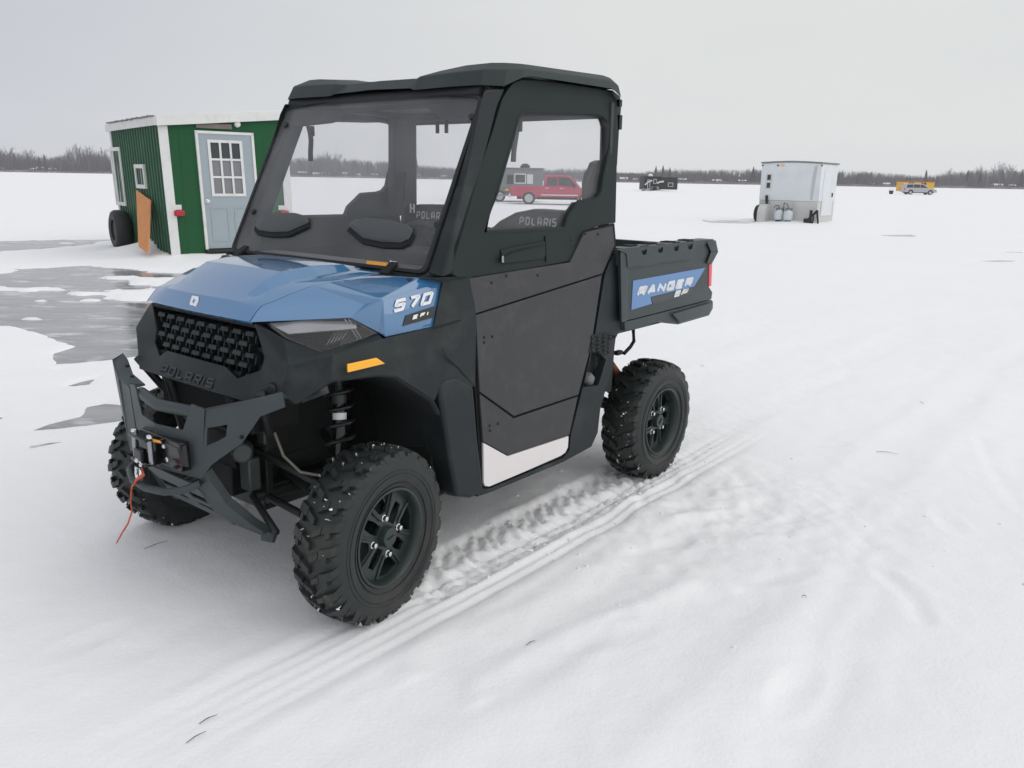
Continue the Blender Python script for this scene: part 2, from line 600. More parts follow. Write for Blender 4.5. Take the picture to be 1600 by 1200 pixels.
# ---- blue side panels (each carries 570 / EFI)
def side_panel(s):
    dz = V3((0, .004, -.003))
    sm = [p + dz for p in SEAM]
    C1, C2, C3, C4 = S(431, 481, .352), S(570, 476, .52), S(593, 468, .562), S(655, 434, .585)
    L1, L2 = S(548, 497, .515), S(592, 520, .578)
    D1, D2, D3, D4 = S(598, 469, .575), S(690, 442, .605), S(676, 511, .628), S(602, 527, .603)
    mb = MB()
    mb.poly([sm[0], C1, sm[1]]); mb.poly([sm[1], C1, sm[2]]); mb.poly([sm[2], C1, sm[3]]); mb.poly([sm[3], C1, sm[4]])
    mb.poly([sm[4], C1, C2]); mb.poly([sm[4], C2, sm[5]]); mb.poly([sm[5], C2, C3]); mb.poly([sm[5], C3, sm[6]])
    mb.poly([sm[6], C3, C4, sm[7]])
    mb.poly([sm[0], L1, C2, C1])
    mb.poly([C2, L1, D1]); mb.poly([C2, D1, C3]); mb.poly([L1, L2, D1]); mb.poly([D1, L2, D4])
    mb.poly([C3, D1, D2, C4])
    mb.poly([D1, D4, D3, D2])
    mb.flip(s)
    p = mb.build('side_panel', M['blue_paint'], VEH, smooth=18, solid=0.005, offset=0, bevel=0.003)
    pl = plane3(D1, D2, D3)
    m = lambda v: V3((v.x, v.y * s, v.z))
    off = .006
    t = MB()
    o, e_, u = pl(613, 489, off), pl(672, 474.5, off), pl(617, 469, off)
    # the right-hand panel carries the same lettering, readable from its own side
    if s > 0:
        lettering(t, '570', o, e_, (u - o), .0105, gap=.30, shear=.15, cut=.06)
    else:
        lettering(t, '570', m(e_), m(o), m(u - o), .012, gap=.32, shear=.15, cut=.13)
    t.build('numerals', M['letter_white'], p)
    b = MB().prism([m(pl(q, r, off - .001)) for q, r in ((634, 493), (680, 478), (676.5, 496), (629, 509.5))], m(V3((0, .002, 0))))
    b.build('badge', M['black_gloss'], p)
    t = MB()
    o, e_, u = pl(644, 499.5, off + .003), pl(667, 493, off + .003), pl(645.5, 493, off + .003)
    if s > 0:
        lettering(t, 'EFI', o, e_, (u - o), .0045, gap=.5, shear=.1, cut=.0)
    else:
        lettering(t, 'EFI', m(e_), m(o), m(u - o), .0045, gap=.5, shear=.1, cut=.0)
    t.build('badge_letters', M['letter_white'], p)
sides(side_panel)

# ---- front bodywork (fascia and fenders in dark plastic)
def bodywork():
    G1, G2, G3 = S(398, 507, .325), S(416, 558, .345), S(409, 579, .338)
    G4, G5 = S(373, 592, .25), S(353, 573, .185)
    K1, K2, K3, K4 = G3, S(452, 572, .482), S(520, 556, .565), S(598, 530, .612)
    H1, H2, H3, H4 = S(446, 530, .432), S(502, 552, .53), S(560, 534, .575), S(591, 524, .587)
    C1, C2, C3, C4 = S(389, 628, .35), S(440, 617, .452), S(464, 631, .505), S(519, 596, .59)
    C5, C6, C7, C8, C9 = S(590, 587, .645), S(619, 589, .65), S(677, 626, .655), S(686, 606, .658), S(741, 604, .662)
    P1, P2, P3, P4, P5 = S(602, 528, .608), S(676, 511, .632), S(743, 491, .658), S(735, 431, .655), S(690, 441, .61)
    P6, P7 = S(706, 431, .635), S(655, 433, .59)
    N1 = S(340, 613, .2)
    mb = MB()
    mb.poly([G1, H1, K2, G2]); mb.poly([G2, K2, K1]); mb.poly([H1, H2, K3, K2]); mb.poly([H2, H3, H4, K4, K3])
    mb.poly([K1, K2, C2, C1]); mb.poly([K2, K3, C3, C2]); mb.poly([K3, C4, C3]); mb.poly([K3, K4, C5, C4])
    mb.poly([K4, P1, P2, C6, C5]); mb.poly([P2, C7, C6]); mb.poly([P2, P3, C9, C8, C7])
    mb.poly([P2, P5, P4, P3]); mb.poly([P5, P6, P4]); mb.poly([P5, P7, P6])
    mb.poly([G4, G3, C1]); mb.poly([G4, C1, N1]); mb.poly([G5, G4, N1])
    # lip above the grille
    T1 = V3((1.135, .33, .992))
    mb.poly([G1, V3((1.12, .31, 1.0)), H1])
    mb.mirror()
    m = lambda v: V3((v.x, -v.y, v.z))
    mb.poly([G5, N1, m(N1), m(G5)])
    # lower lip returning under the nose
    b1, b2 = N1 + V3((-.06, 0, -.03)), C1 + V3((-.06, 0, -.02))
    mb.poly([N1, C1, b2, b1]); mb.poly([m(N1), m(C1), m(b2), m(b1)]); mb.poly([N1, b1, m(b1), m(N1)])
    o = mb.build('front_bodywork', M['plastic'], VEH, smooth=22, solid=0.012, offset=0, bevel=0.005, seg=3)
    # name stamped into the nose
    nz = plane3(G5, N1, m(N1))
    t = MB()
    a, b, c = nz(251, 583, .007), nz(332, 608, .007), nz(249, 567, .007)
    ya = (abs(a.y) + abs(b.y)) / 2
    a, b = V3((a.x, -ya, a.z)), V3((a.x, ya, a.z))
    lettering(t, 'POLARIS', a, b, V3((c.x - a.x, 0, c.z - a.z)), .0065, gap=.45, lift=.002, cut=.12)
    t.build('embossed_letters', M['emboss'], o)
    # panel joints pressed into the fender
    def joint(q, y0):
        p = [S(a, b, y0) for a, b in q]
        return MB().tube([v + V3((.002, .0045, 0)) for v in p], .0028, 6)
    for s in (1, -1):
        joint([(677, 512), (700, 506), (743, 492)], .640 + .008).flip(s).build('panel_joint', M['void_black'], o)
        joint([(690, 545), (700, 560), (716, 574), (741, 603)], .663).flip(s).build('panel_joint', M['plastic_deep'], o)
    # arch lips and inner liners
    for s in (1, -1):
        arch = [C3, C4, C5, C6, C7, S(690, 650, .655), S(702, 720, .655), S(713, 775, .655)]
        lip = MB()
        rows = [arch, [p + V3((0, -.03, -.004)) for p in arch], [V3((p.x + .02, .30, p.z + .02)) for p in arch]]
        lip.grid(rows).flip(s)
        lip.build('fender_liner', M['plastic_deep'], VEH, smooth=30, solid=.006)
bodywork()

def flare(s):
    mb = MB()
    o = [S(686, 607, .668), S(697, 594, .672), S(716, 589, .674), S(741, 604, .670), S(748, 690, .672), S(757, 768, .672),
         S(748, 774, .672), S(736, 779, .672), S(714, 777, .672), S(706, 735, .672), S(696, 672, .67)]
    mb.prism(o, V3((0, -.13, 0))).flip(s)
    mb.build('fender_flare', M['plastic'], VEH, bevel=.014, seg=3)
sides(flare)

# ---- marker reflectors
def marker(s):
    pl = plane3(S(541, 568, .616), S(588, 558, .63), S(601, 568, .634))
    mb = MB().prism([pl(a, b, .012) for a, b in ((541.5, 568.5), (587, 558.5), (600, 567.5), (541.8, 581.5))], V3((.002, .009, 0))).flip(s)
    mb.build('marker_reflector', M['amber'], VEH, bevel=.0025)
sides(marker)

# ---- headlights
def headlight(s):
    o = [S(411, 503.5, .338), S(480, 499, .43), S(548, 497, .515), S(591, 521, .58), S(560, 533, .575), S(502, 551, .53), S(446, 529, .434)]
    cen = sum(o, V3()) / len(o)
    ins = V3((-.06, -.045, 0.0))
    h = MB()
    inner = [cen + (p - cen) * .93 for p in o]
    back = [p + ins for p in inner]
    n = len(o)
    h.add(o + inner + back, [[i, (i + 1) % n, n + (i + 1) % n, n + i] for i in range(n)] +
          [[n + i, n + (i + 1) % n, 2 * n + (i + 1) % n, 2 * n + i] for i in range(n)] + [[2 * n + i for i in range(n)]])
    h.flip(s)
    hd = h.build('headlight', M['black_gloss'], VEH, smooth=25)
    lens = MB()
    front = [cen + (p - cen) * .95 + V3((.004, .003, .001)) for p in o]
    top = [cen + (p - cen) * .7 + V3((.016, .012, .004)) for p in o]
    lens.add(front + top, [[i, (i + 1) % n, n + (i + 1) % n, n + i] for i in range(n)] + [[n + i for i in range(n)]]).flip(s)
    lens.build('lens', M['lens_glass'], hd, smooth=40)
    rf = MB()                                       # bright upper shelf and chrome reflector fins
    a, b = S(416, 505, .345) + ins * .12, S(470, 501, .42) + ins * .1
    c, d = S(556, 502, .52) + ins * .06, S(556, 514, .545) + ins * .14
    e = S(448, 523, .43) + ins * .2
    rf.prism([a, b, c, d, e], V3((-.004, -.003, -.004)))
    rf.flip(s)
    rf.build('reflector', M['lamp_grey'], hd)
    fin = MB()
    for k in range(5):
        x = 508 + 6 * k
        p0, p1 = S(x, 541 - 2.2 * k, .50 + .008 * k) + ins * .35, S(x + 16, 512 - .8 * k, .50 + .008 * k) + ins * .35
        w_ = V3((.0016, -.003, 0))
        fin.prism([p0, p0 + w_ * .5, p1 + w_, p1], V3((-.003, -.003, 0)))
    p0, p1 = S(536, 500, .505) + ins * .2, S(556, 530, .535) + ins * .2
    for k in range(2):
        q = V3((-.006 * k, .012 * k, 0))
        fin.prism([p0 + q, p0 + q + V3((-.003, .005, 0)), p1 + q + V3((-.003, .005, 0)), p1 + q], V3((-.002, -.002, 0)))
    fin.flip(s)
    fin.build('reflector_fins', M['steel'], hd)
sides(headlight)

# ---- grille
def nose_shade_fill():
    u = MB().box((1.06, 0, .70), (.20, .58, .15))  # black filler boxes, added so the gap below the nose reads as deep shade
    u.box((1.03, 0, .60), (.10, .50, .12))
    u.build('nose_shade_fill', M['void_black'], VEH, bevel=.01)
nose_shade_fill()

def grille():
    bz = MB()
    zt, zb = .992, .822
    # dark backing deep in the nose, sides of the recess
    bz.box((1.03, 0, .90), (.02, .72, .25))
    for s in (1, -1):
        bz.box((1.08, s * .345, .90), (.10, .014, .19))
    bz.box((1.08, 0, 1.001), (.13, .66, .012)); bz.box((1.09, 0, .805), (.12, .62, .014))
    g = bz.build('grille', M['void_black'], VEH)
    bl = MB()
    for r_ in range(5):
        z = .972 - r_ * .036
        x0 = 1.152 + .012 * (.975 - z) / .14
        n = 5
        for i in range(-n, n + 1):
            y = i * .070 + (.035 if r_ % 2 else 0)
            if abs(y) > .315: continue
            x = x0 - .045 * abs(y) ** 1.3
            w_ = .050
            # wedge-shaped block: a bevelled bar that slopes back
            bl.hexa([V3((x, y - w_ / 2, z - .010)), V3((x, y + w_ / 2, z - .010)), V3((x - .006, y + w_ / 2 - .003, z + .006)), V3((x - .006, y - w_ / 2 + .003, z + .006))],
                    [V3((x - .06, y - w_ / 2 + .006, z - .006)), V3((x - .06, y + w_ / 2 - .006, z - .006)), V3((x - .06, y + w_ / 2 - .006, z + .004)), V3((x - .06, y - w_ / 2 + .006, z + .004))])
            # slanted web down to the next row
            if r_ < 4:
                for sg in (1, -1):
                    bl.hexa([V3((x - .012, y + sg * w_ / 2 - .003, z - .004)), V3((x - .012, y + sg * w_ / 2 + .003, z - .004)),
                             V3((x - .010, y + sg * (w_ / 2 - .006) + .003, z - .034)), V3((x - .010, y + sg * (w_ / 2 - .006) - .003, z - .034))],
                            [V3((x - .05, y + sg * w_ / 2 - .003, z - .004)), V3((x - .05, y + sg * w_ / 2 + .003, z - .004)),
                             V3((x - .05, y + sg * (w_ / 2 - .006) + .003, z - .034)), V3((x - .05, y + sg * (w_ / 2 - .006) - .003, z - .034))])
    bl.build('grille_blocks', M['plastic'], g, bevel=.0015, seg=1)
grille()

# ---- front bumper
def bumper():
    root = MB()
    hx = lambda y: 1.345 - .18 * abs(y)
    P = lambda y, z, d=0.0: V3((hx(y) + d, y, z))
    out_ = [(.185, .748), (.25, .738), (.205, .49), (-.205, .49), (-.25, .738), (-.185, .748), (-.135, .65), (.135, .65)]
    for s in (1, -1):
        half = [(.185, .748), (.25, .738), (.205, .49), (0, .49), (0, .65), (.135, .65)]
        root.prism([P(y * s, z) for y, z in half], V3((-.007, 0, 0)))
    A, B, C = V3((1.30, .25, .738)), S(440, 615, .55), V3((hx(.205), .205, .49))
    pw = plane3(A, B, C)
    wing = [A, pw(389, 627), pw(441, 615), pw(446, 636), pw(407, 651), pw(379, 692), pw(330, 727), C]
    hole = [pw(324, 669), pw(355, 664), pw(353, 682), pw(341, 689), pw(323, 697)]
    for s in (1, -1):
        if s > 0:
            q = MB().plate(wing, V3((-.005, -.005, 0)), [hole])
            root.add(q.v, q.f)
            f = MB().prism([A, pw(389, 627), pw(441, 615), pw(441, 615) + V3((-.05, -.045, -.035)), pw(389, 627) + V3((-.055, -.045, -.035)), A + V3((-.045, -.012, -.035))], V3((0, 0, .006)))
            root.add(f.v, f.f)
        else:                                       # the far wing, bent a little, with its top flange
            a0, a1, a2, a3 = FX(203, 606, 1.300), FX(184, 589, 1.272), FX(176, 562, 1.215), FX(203, 704, 1.300)
            root.prism([a0, a1, a3, FX(217, 706, 1.312)], V3((-.006, 0, 0)))
            root.prism([a1, a2, FX(190, 640, 1.25), a3], V3((-.006, .004, 0)))
            root.prism([a1, a2, FX(192, 551, 1.20), FX(200, 562, 1.195), FX(208, 584, 1.232), FX(227, 600, 1.25), a0], V3((0, .001, -.006)))
        # lower arm sweeping down and back
        arm_t = [V3((1.305, .225, .515)), V3((1.255, .255, .40)), V3((1.19, .29, .315)), V3((1.135, .312, .262))]
        arm_b = [V3((1.312, .165, .46)), V3((1.252, .175, .345)), V3((1.19, .225, .285)), V3((1.132, .285, .245))]
        a = MB()
        for i in range(3):
            a.hexa([arm_t[i], arm_t[i + 1], arm_b[i + 1], arm_b[i]],
                   [p + V3((-.028, -.004, .012)) for p in (arm_t[i], arm_t[i + 1], arm_b[i + 1], arm_b[i])])
        a.tube([V3((1.14, .285, .258)), V3((1.115, .32, .25))], .022, 10)
        a.flip(s)
        root.add(a.v, a.f)
    b = root.build('front_bumper', M['bumper_steel'], VEH, bevel=.0035, smooth=30)
    t = MB().tube([P(-.2, .712, -.025), P(0, .712, -.02), P(.2, .712, -.025)], .021, 14)
    t.build('bumper_tube', M['bumper_steel'], b)
    t = MB()
    loop = [V3((1.315, -.195, .475)), V3((1.375, -.15, .458)), V3((1.405, -.07, .446)), V3((1.408, .02, .442)), V3((1.39, .11, .445)), V3((1.355, .165, .455)), V3((1.31, .20, .475))]
    t.tube(loop, .013, 12)
    t.build('hoop', M['bumper_steel'], b)
    sk = MB()
    a0, a1 = V3((1.318, .17, .465)), V3((1.20, .21, .29))
    m = lambda v: V3((v.x, -v.y, v.z))
    def sp(u, v):
        l = a0.lerp(a1, v); r_ = m(a0).lerp(m(a1), v)
        return l.lerp(r_, u)
    holes = [[sp(u0, v0), sp(u1, v0), sp(u1, v1), sp(u0, v1)] for (u0, u1) in ((.08, .42), (.58, .92)) for (v0, v1) in ((.40, .58), (.70, .80))]
    sk.plate([sp(0, 0), sp(1, 0), sp(1, 1), sp(0, 1)], V3((-.006, 0, .003)), holes)
    sk.build('skid_plate', M['bumper_steel'], b, bevel=.002)
    bl = MB()
    for s in (1, -1):
        for q in ((199, 573), (207, 590)):
            if s < 0: bl.lathe([(.008, 0), (.008, .006), (.004, .008)], FX(*q, 1.245), (0, .2, 1), 8)
        bl.lathe([(.007, 0), (.006, .006)], pw(378, 683) if s > 0 else m(pw(378, 683)), (1, .5 * s, 0), 8)
    bl.build_each('bumper_bolt', M['void_black'], b)
    # winch with fairlead, hook and pull strap
    w_ = MB()
    w_.box((1.325, .035, .565), (.05, .25, .10))
    w_.hexa([V3((1.352, -.10, .61)), V3((1.352, .15, .60)), V3((1.352, .17, .54)), V3((1.352, -.10, .525))], [V3((1.33, -.10, .62)), V3((1.33, .17, .61)), V3((1.33, .18, .53)), V3((1.33, -.10, .515))])
    w_.box((1.372, -.035, .605), (.05, .12, .012)); w_.box((1.372, -.035, .518), (.05, .12, .012))
    w_.box((1.39, -.03, .545), (.025, .05, .045))
    wn = w_.build('winch', M['black_gloss'], VEH, bevel=.004)
    rl = MB()
    for y in (-.085, .02):
        rl.tube([V3((1.378, y, .520)), V3((1.378, y, .602))], .0095, 14)
    rl.build_each('fairlead_roller', M['steel'], wn)
    bt = MB()
    for (y, z) in ((.07, .588), (.085, .545)):
        bt.lathe([(.009, 0), (.009, .006), (.005, .009)], (1.353, y, z), (1, 0, 0), 8)
    bt.lathe([(.012, 0), (.012, .009), (.007, .012)], (1.376, -.085, .611), (0, 0, 1), 12)
    bt.lathe([(.012, 0), (.012, .009), (.007, .012)], (1.376, .02, .611), (0, 0, 1), 12)
    bt.build_each('winch_bolt', M['chrome'], wn)
    lb = MB().prism([FX(231, 684, 1.37), FX(251, 689, 1.37), FX(253, 693, 1.37), FX(236, 690, 1.37)], V3((.002, 0, .002)))
    lb.build('warning_sticker', M['orange_label'], wn)
    hk = MB()
    pts = []
    cy, cz = FX(217, 741, 1.40).y, FX(217, 741, 1.40).z
    for i in range(15):
        a = 2.2 + i * 4.9 / 14
        pts.append(V3((1.40, cy + .015 * math.cos(a), cz + .034 * math.sin(a))))
    hk.tube(pts, [.0065] * 13 + [.005, .003], 10)
    for px, py in ((216, 720), (223, 727)):
        q = FX(px, py, 1.40)
        hk.lathe([(.009, -.009), (.009, .009)], q, (0, 1, 0), 12)
    hk.tube([V3((1.385, cy + .02, cz + .07)), FX(220, 724, 1.40)], .007, 8)
    hk.build('hook', M['chrome'], wn)
    st = MB()
    path = [FX(221, 731, 1.415), FX(225, 741, 1.418), FX(213, 750, 1.417), FX(206, 760, 1.415), FX(204, 782, 1.412), FX(206, 800, 1.409), FX(200, 818, 1.406), FX(190, 834, 1.403), FX(182, 849, 1.40)]
    wd = [.014, .017, .014, .0085, .008, .008, .0075, .006, .004]
    sd_ = V3((.35, .94, .05))
    rows = [[p - sd_ * w2 for p, w2 in zip(path, wd)], [p + sd_ * w2 for p, w2 in zip(path, wd)]]
    st.grid(rows)
    st.build('pull_strap', M['strap_red'], wn, solid=.003, smooth=60)
bumper()

# ---- windshield with gasket, vents, catches and label
WB, WT = V3((.631, 0, 1.153)), V3((.313, 0, 1.776))
WV = (WT - WB)
WN = V3((WV.z, 0, -WV.x)).normalized()
wpl = lambda px, py, off=0.0: on_plane(px, py, WN, WN.dot(WB) + off)
def rrect(cs, r, n=4):
    """round the corners of a planar polygon"""
    out_ = []
    m = len(cs)
    for i in range(m):
        p, a, b = cs[i], cs[i - 1], cs[(i + 1) % m]
        d0, d1 = (a - p).normalized(), (b - p).normalized()
        p0, p1 = p + d0 * r, p + d1 * r
        for k in range(n + 1):
            t = k / n
            out_.append((p0 * (1 - t) + p * t) * (1 - t) + (p * (1 - t) + p1 * t) * t)
    return out_
def windshield():
    cs = [wpl(362, 394), wpl(664, 427), wpl(757, 146), wpl(448, 166)]
    bw, tw = (abs(cs[0].y) + abs(cs[1].y)) / 2, (abs(cs[2].y) + abs(cs[3].y)) / 2
    q = lambda u, v, off=0.0: WB + WV * v + V3((0, u * (bw + (tw - bw) * v), 0)) + WN * off
    outer = [q(-1, .0), q(1, 0), q(1, .97), q(.5, 1.0), q(0, 1.012), q(-.5, 1.0), q(-1, .97)]
    outer = rrect(outer, .035)
    pane = MB().plate([p for p in outer], WN * .004)
    ws = pane.build('windshield', M['windshield_glass'], VEH, smooth=0)
    cen = sum(outer, V3()) / len(outer)
    inner = [p + (cen - p).normalized() * .010 for p in outer]
    out2 = [p - (cen - p).normalized() * .007 for p in outer]
    n = len(outer)
    g = MB()
    rings = [[p - WN * .008 for p in out2], [p + WN * .010 for p in out2], [p + WN * .012 for p in inner], [p - WN * .008 for p in inner]]
    g.grid([r_ + [r_[0]] for r_ in rings] + [rings[0] + [rings[0][0]]])
    g.build('gasket', M['plastic_deep'], ws, smooth=40)
    for s in (1, -1):                               # two flap vents
        o_ = [wpl(a, b) for a, b in ((547, 362), (556, 352), (579, 349.5), (620, 354), (649, 363), (655, 370), (648, 385), (634, 391), (604, 390), (571, 383))]
        cv = sum(o_, V3()) / len(o_)
        cv.y = .322
        ov = [p + (cv - sum(o_, V3()) / len(o_)) for p in o_]
        k = len(ov)
        vb = MB()
        base = [p + WN * .004 for p in ov]
        rim_ = [cv + (p - cv) * .95 + WN * .014 for p in ov]
        vb.add(base + rim_, [[i, (i + 1) % k, k + (i + 1) % k, k + i] for i in range(k)] + [[k + i for i in range(k)]])
        vb.flip(s)
        vt = vb.build('vent', M['void_black'], ws, smooth=30)
        lid = MB()
        upm = WV.normalized()
        l0 = [cv + (p - cv) * .95 + WN * .016 + upm * .018 for p in ov]
        l1 = [cv + (p - cv) * .84 + WN * .023 + upm * .022 for p in ov]
        ctr = [cv + V3((0, -.06, 0)) + WN * .030 + upm * .012, cv + V3((0, .07, 0)) + WN * .030 + upm * .012]
        l1 = [p.lerp(cv + WN * .05 + upm * .02, 0.0) for p in l1]
        fs = [[i, (i + 1) % k, k + (i + 1) % k, k + i] for i in range(k)]
        lid.add(l0 + l1 + ctr, fs)
        base_i = len(lid.v) - 2
        for i in range(k):
            a_, b_ = k + i, k + (i + 1) % k
            c_ = base_i if (l1[i].y + l1[(i + 1) % k].y) / 2 < cv.y else base_i + 1
            lid.f.append([a_, b_, c_])
        jn = [i for i in range(k) if (l1[i].y < cv.y) != (l1[(i + 1) % k].y < cv.y)]
        for i in range(k):
            j = (i + 1) % k
            s0 = (l1[i - 1].y + l1[i].y) / 2 < cv.y
            s1 = (l1[i].y + l1[j].y) / 2 < cv.y
            if s0 != s1:
                lid.f.append([k + i, base_i, base_i + 1])
        lid.f.append([i for i in range(k)])
        lid.flip(s)
        lid.build('vent_flap', M['vent_lid'], vt, smooth=20, bevel=.002)
    ct = MB()                                       # catches on the glass edges
    for px, py in ((737, 183), (684, 351), (447, 196), (396, 331)):
        p = wpl(px, py, .006)
        ct.lathe([(.013, 0), (.013, .006), (.008, .010)], p, WN, 12)
    ct.build_each('glass_catch', M['black_gloss'], ws)
    ck = MB()                                       # bottom clamps over the hood
    for y in (.42, -.5):
        p = q(y / bw, .0)
        ck.hexa([p + V3((-.01, -.02, .03)), p + V3((-.01, .02, .03)), p + V3((.05, .022, -.008)), p + V3((.05, -.022, -.008))],
                [p + V3((-.02, -.02, .01)), p + V3((-.02, .02, .01)), p + V3((.04, .022, -.022)), p + V3((.04, -.022, -.022))])
    ck.build_each('hood_clamp', M['void_black'], ws, bevel=.005)
    lb = MB().prism([wpl(a, b, .0055) for a, b in ((573, 407.5), (606, 410.5), (605, 418.5), (572, 415.5))], WN * .001)
    lb.build('label_sticker', M['orange_label'], ws)
    return q
WQ = windshield()

# ---- cab pillars, roof
def cab():
    for s in (1, -1):
        mb = MB()
        F = [D(692, 433, .0), D(722, 300, .0), D(750, 160, .0), D(757, 140, .0)]
        Rr = [D(707, 428, .0), D(745, 292, .0), D(778, 165, .0), D(790, 138, .0)]
        V_ = [0.0, .47, .93, 1.0]
        if s < 0:                                   # the far pillar shows only a narrow edge
            F = [V3((p.x - .02, p.y - .058, p.z)) for p in F]
            Rr = [V3((p.x - .03, p.y - .035, p.z)) for p in Rr]
        for i in range(3):
            def ring(k):
                f, r_ = F[k], Rr[k]
                wq = WQ(1.012, V_[k], .004)
                return [wq, f, r_, r_ + V3((-.01, -.06, 0)), wq + V3((-.05, -.0, -.02))]
            a, b = ring(i), ring(i + 1)
            n = 5
            mb.add(a + b, [[j, (j + 1) % n, n + (j + 1) % n, n + j] for j in range(n)] + ([list(range(n))] if i == 0 else []) + ([[n + j for j in range(n)]] if i == 2 else []))
        mb.flip(s)
        mb.build('windshield_pillar', M['plastic'], VEH, bevel=.008, seg=3, smooth=40)
    # rear roll bars
    for s in (1, -1):
        yb, xb = (.605, -.445) if s > 0 else (.575, -.42)
        mb = MB().tube([V3((xb, s * yb, .6)), V3((xb - .01, s * yb, 1.25)), V3((xb, s * yb, 1.70)), V3((xb + .05, s * (yb - .01), 1.775)), V3((-.2, s * .575, 1.80))], .02 if s > 0 else .032, 12)
        mb.build('roll_bar', M['plastic_deep'], VEH)
    mb = MB().tube([V3((-.41, -.57, 1.775)), V3((-.41, .57, 1.775))], .028, 12)
    mb.tube([V3((.30, -.56, 1.78)), V3((.30, .56, 1.78))], .026, 12)
    for s in (1, -1):
        mb.tube([V3((-.4, s * .56, 1.79)), V3((.30, s * .56, 1.785))], .026, 12)
    mb.build('roof_rail', M['plastic_deep'], VEH)
    # roof shell, front wings raised
    rf = MB()
    L = [  # left half, from centre outwards
        V3((.338, 0, 1.812)), V3((.338, .22, 1.806)), V3((.345, .25, 1.798)), V3((.345, .45, 1.80)), V3((.325, .565, 1.801)), V3((.262, .625, 1.800)), V3((.185, .648, 1.835)), V3((.13, .65, 1.845)), V3((-.42, .65, 1.850)), V3((-.50, .645, 1.822)), V3((-.53, .635, 1.79))]
    U = [V3((.285, 0, 1.850)), V3((.285, .20, 1.846)), V3((.318, .25, 1.848)), V3((.315, .43, 1.853)), V3((.298, .555, 1.856)), V3((.235, .612, 1.858)), V3((.165, .632, 1.866)), V3((.12, .634, 1.87)), V3((-.43, .634, 1.884)), V3((-.50, .628, 1.872)), V3((-.53, .622, 1.84))]
    T = [V3((.20, 0, 1.862)), V3((.20, .20, 1.860)), V3((.255, .30, 1.872)), V3((.25, .43, 1.884)), V3((.225, .53, 1.889)), V3((.195, .565, 1.890)), V3((.13, .585, 1.893)), V3((.09, .590, 1.894)), V3((-.44, .590, 1.908)), V3((-.50, .585, 1.905)), V3((-.525, .58, 1.86))]
    C = [V3((.1, 0, 1.868)), V3((.1, .20, 1.868)), V3((.13, .33, 1.886)), V3((.13, .43, 1.893)), V3((.1, .46, 1.895)), V3((.07, .46, 1.896)), V3((.05, .46, 1.896)), V3((.0, .46, 1.897)), V3((-.42, .46, 1.910)), V3((-.48, .46, 1.908)), V3((-.52, .46, 1.86))]
    for rows in (L, U), (U, T), (T, C):
        rf.grid([rows[0], rows[1]])
    rf.poly([C[0], C[1], C[2], C[3], C[4], C[5], C[6], C[7], C[8], V3((-.42, 0, 1.90))])
    rf.poly([C[8], C[9], V3((-.48, 0, 1.897)), V3((-.42, 0, 1.90))]); rf.poly([C[9], C[10], V3((-.52, 0, 1.85)), V3((-.48, 0, 1.897))])
    rf.mirror()
    # underside
    un = [V3((p.x - (.01 if p.x > .2 else -.01), p.y * .985, p.z + .004)) for p in L]
    m = lambda v: V3((v.x, -v.y, v.z))
    und = [V3((.325, 0, 1.815))] + un[1:6] + [V3((.15, .60, 1.80)), V3((-.5, .60, 1.80)), V3((-.5, 0, 1.80))]
    rf.poly(und); rf.poly([m(p) for p in reversed(und)])
    roof = rf.build('roof', M['roof_plastic'], VEH, smooth=13, bevel=.005)
    # dark strip between roof and door, drip channel
    for s in (1, -1):
        d_ = MB().prism([V3((.24, .595, 1.80)), V3((.17, .60, 1.835)), V3((.12, .605, 1.845)), V3((-.42, .605, 1.85)), V3((-.50, .60, 1.82)), V3((-.515, .595, 1.78)), V3((-.5, .595, 1.76)), V3((.25, .595, 1.77))], V3((0, -.03, 0))).flip(s)
        d_.build('drip_channel', M['void_black'], roof)
    rp_ = MB().plate([D(*q, -.02) for q in ((940, 139), (958, 141), (969, 150), (971.5, 164), (968, 200), (964.5, 260), (950, 262), (944, 150))], V3((0, -.03, 0)))
    rp_.build('rear_post', M['plastic'], VEH, bevel=.004)
    # header above the windshield and the two corner pods behind it
    hd = MB().prism([WQ(-.99, .985, -.012), WQ(.99, .985, -.012), WQ(.98, 1.055, -.02), WQ(-.98, 1.055, -.02)], WN * -.05)
    hd.build('header', M['void_black'], VEH)
    for s in (1, -1):
        pd = MB()
        o_ = [WQ(.97, .985, -.03), WQ(.97, .87, -.03), WQ(.62, .885, -.03), WQ(.40, .985, -.03)]
        pd.prism(o_, V3((-.09, 0, 0.01))).flip(s)
        pd.build('speaker_pod', M['void_black'], VEH, bevel=.006)
cab()
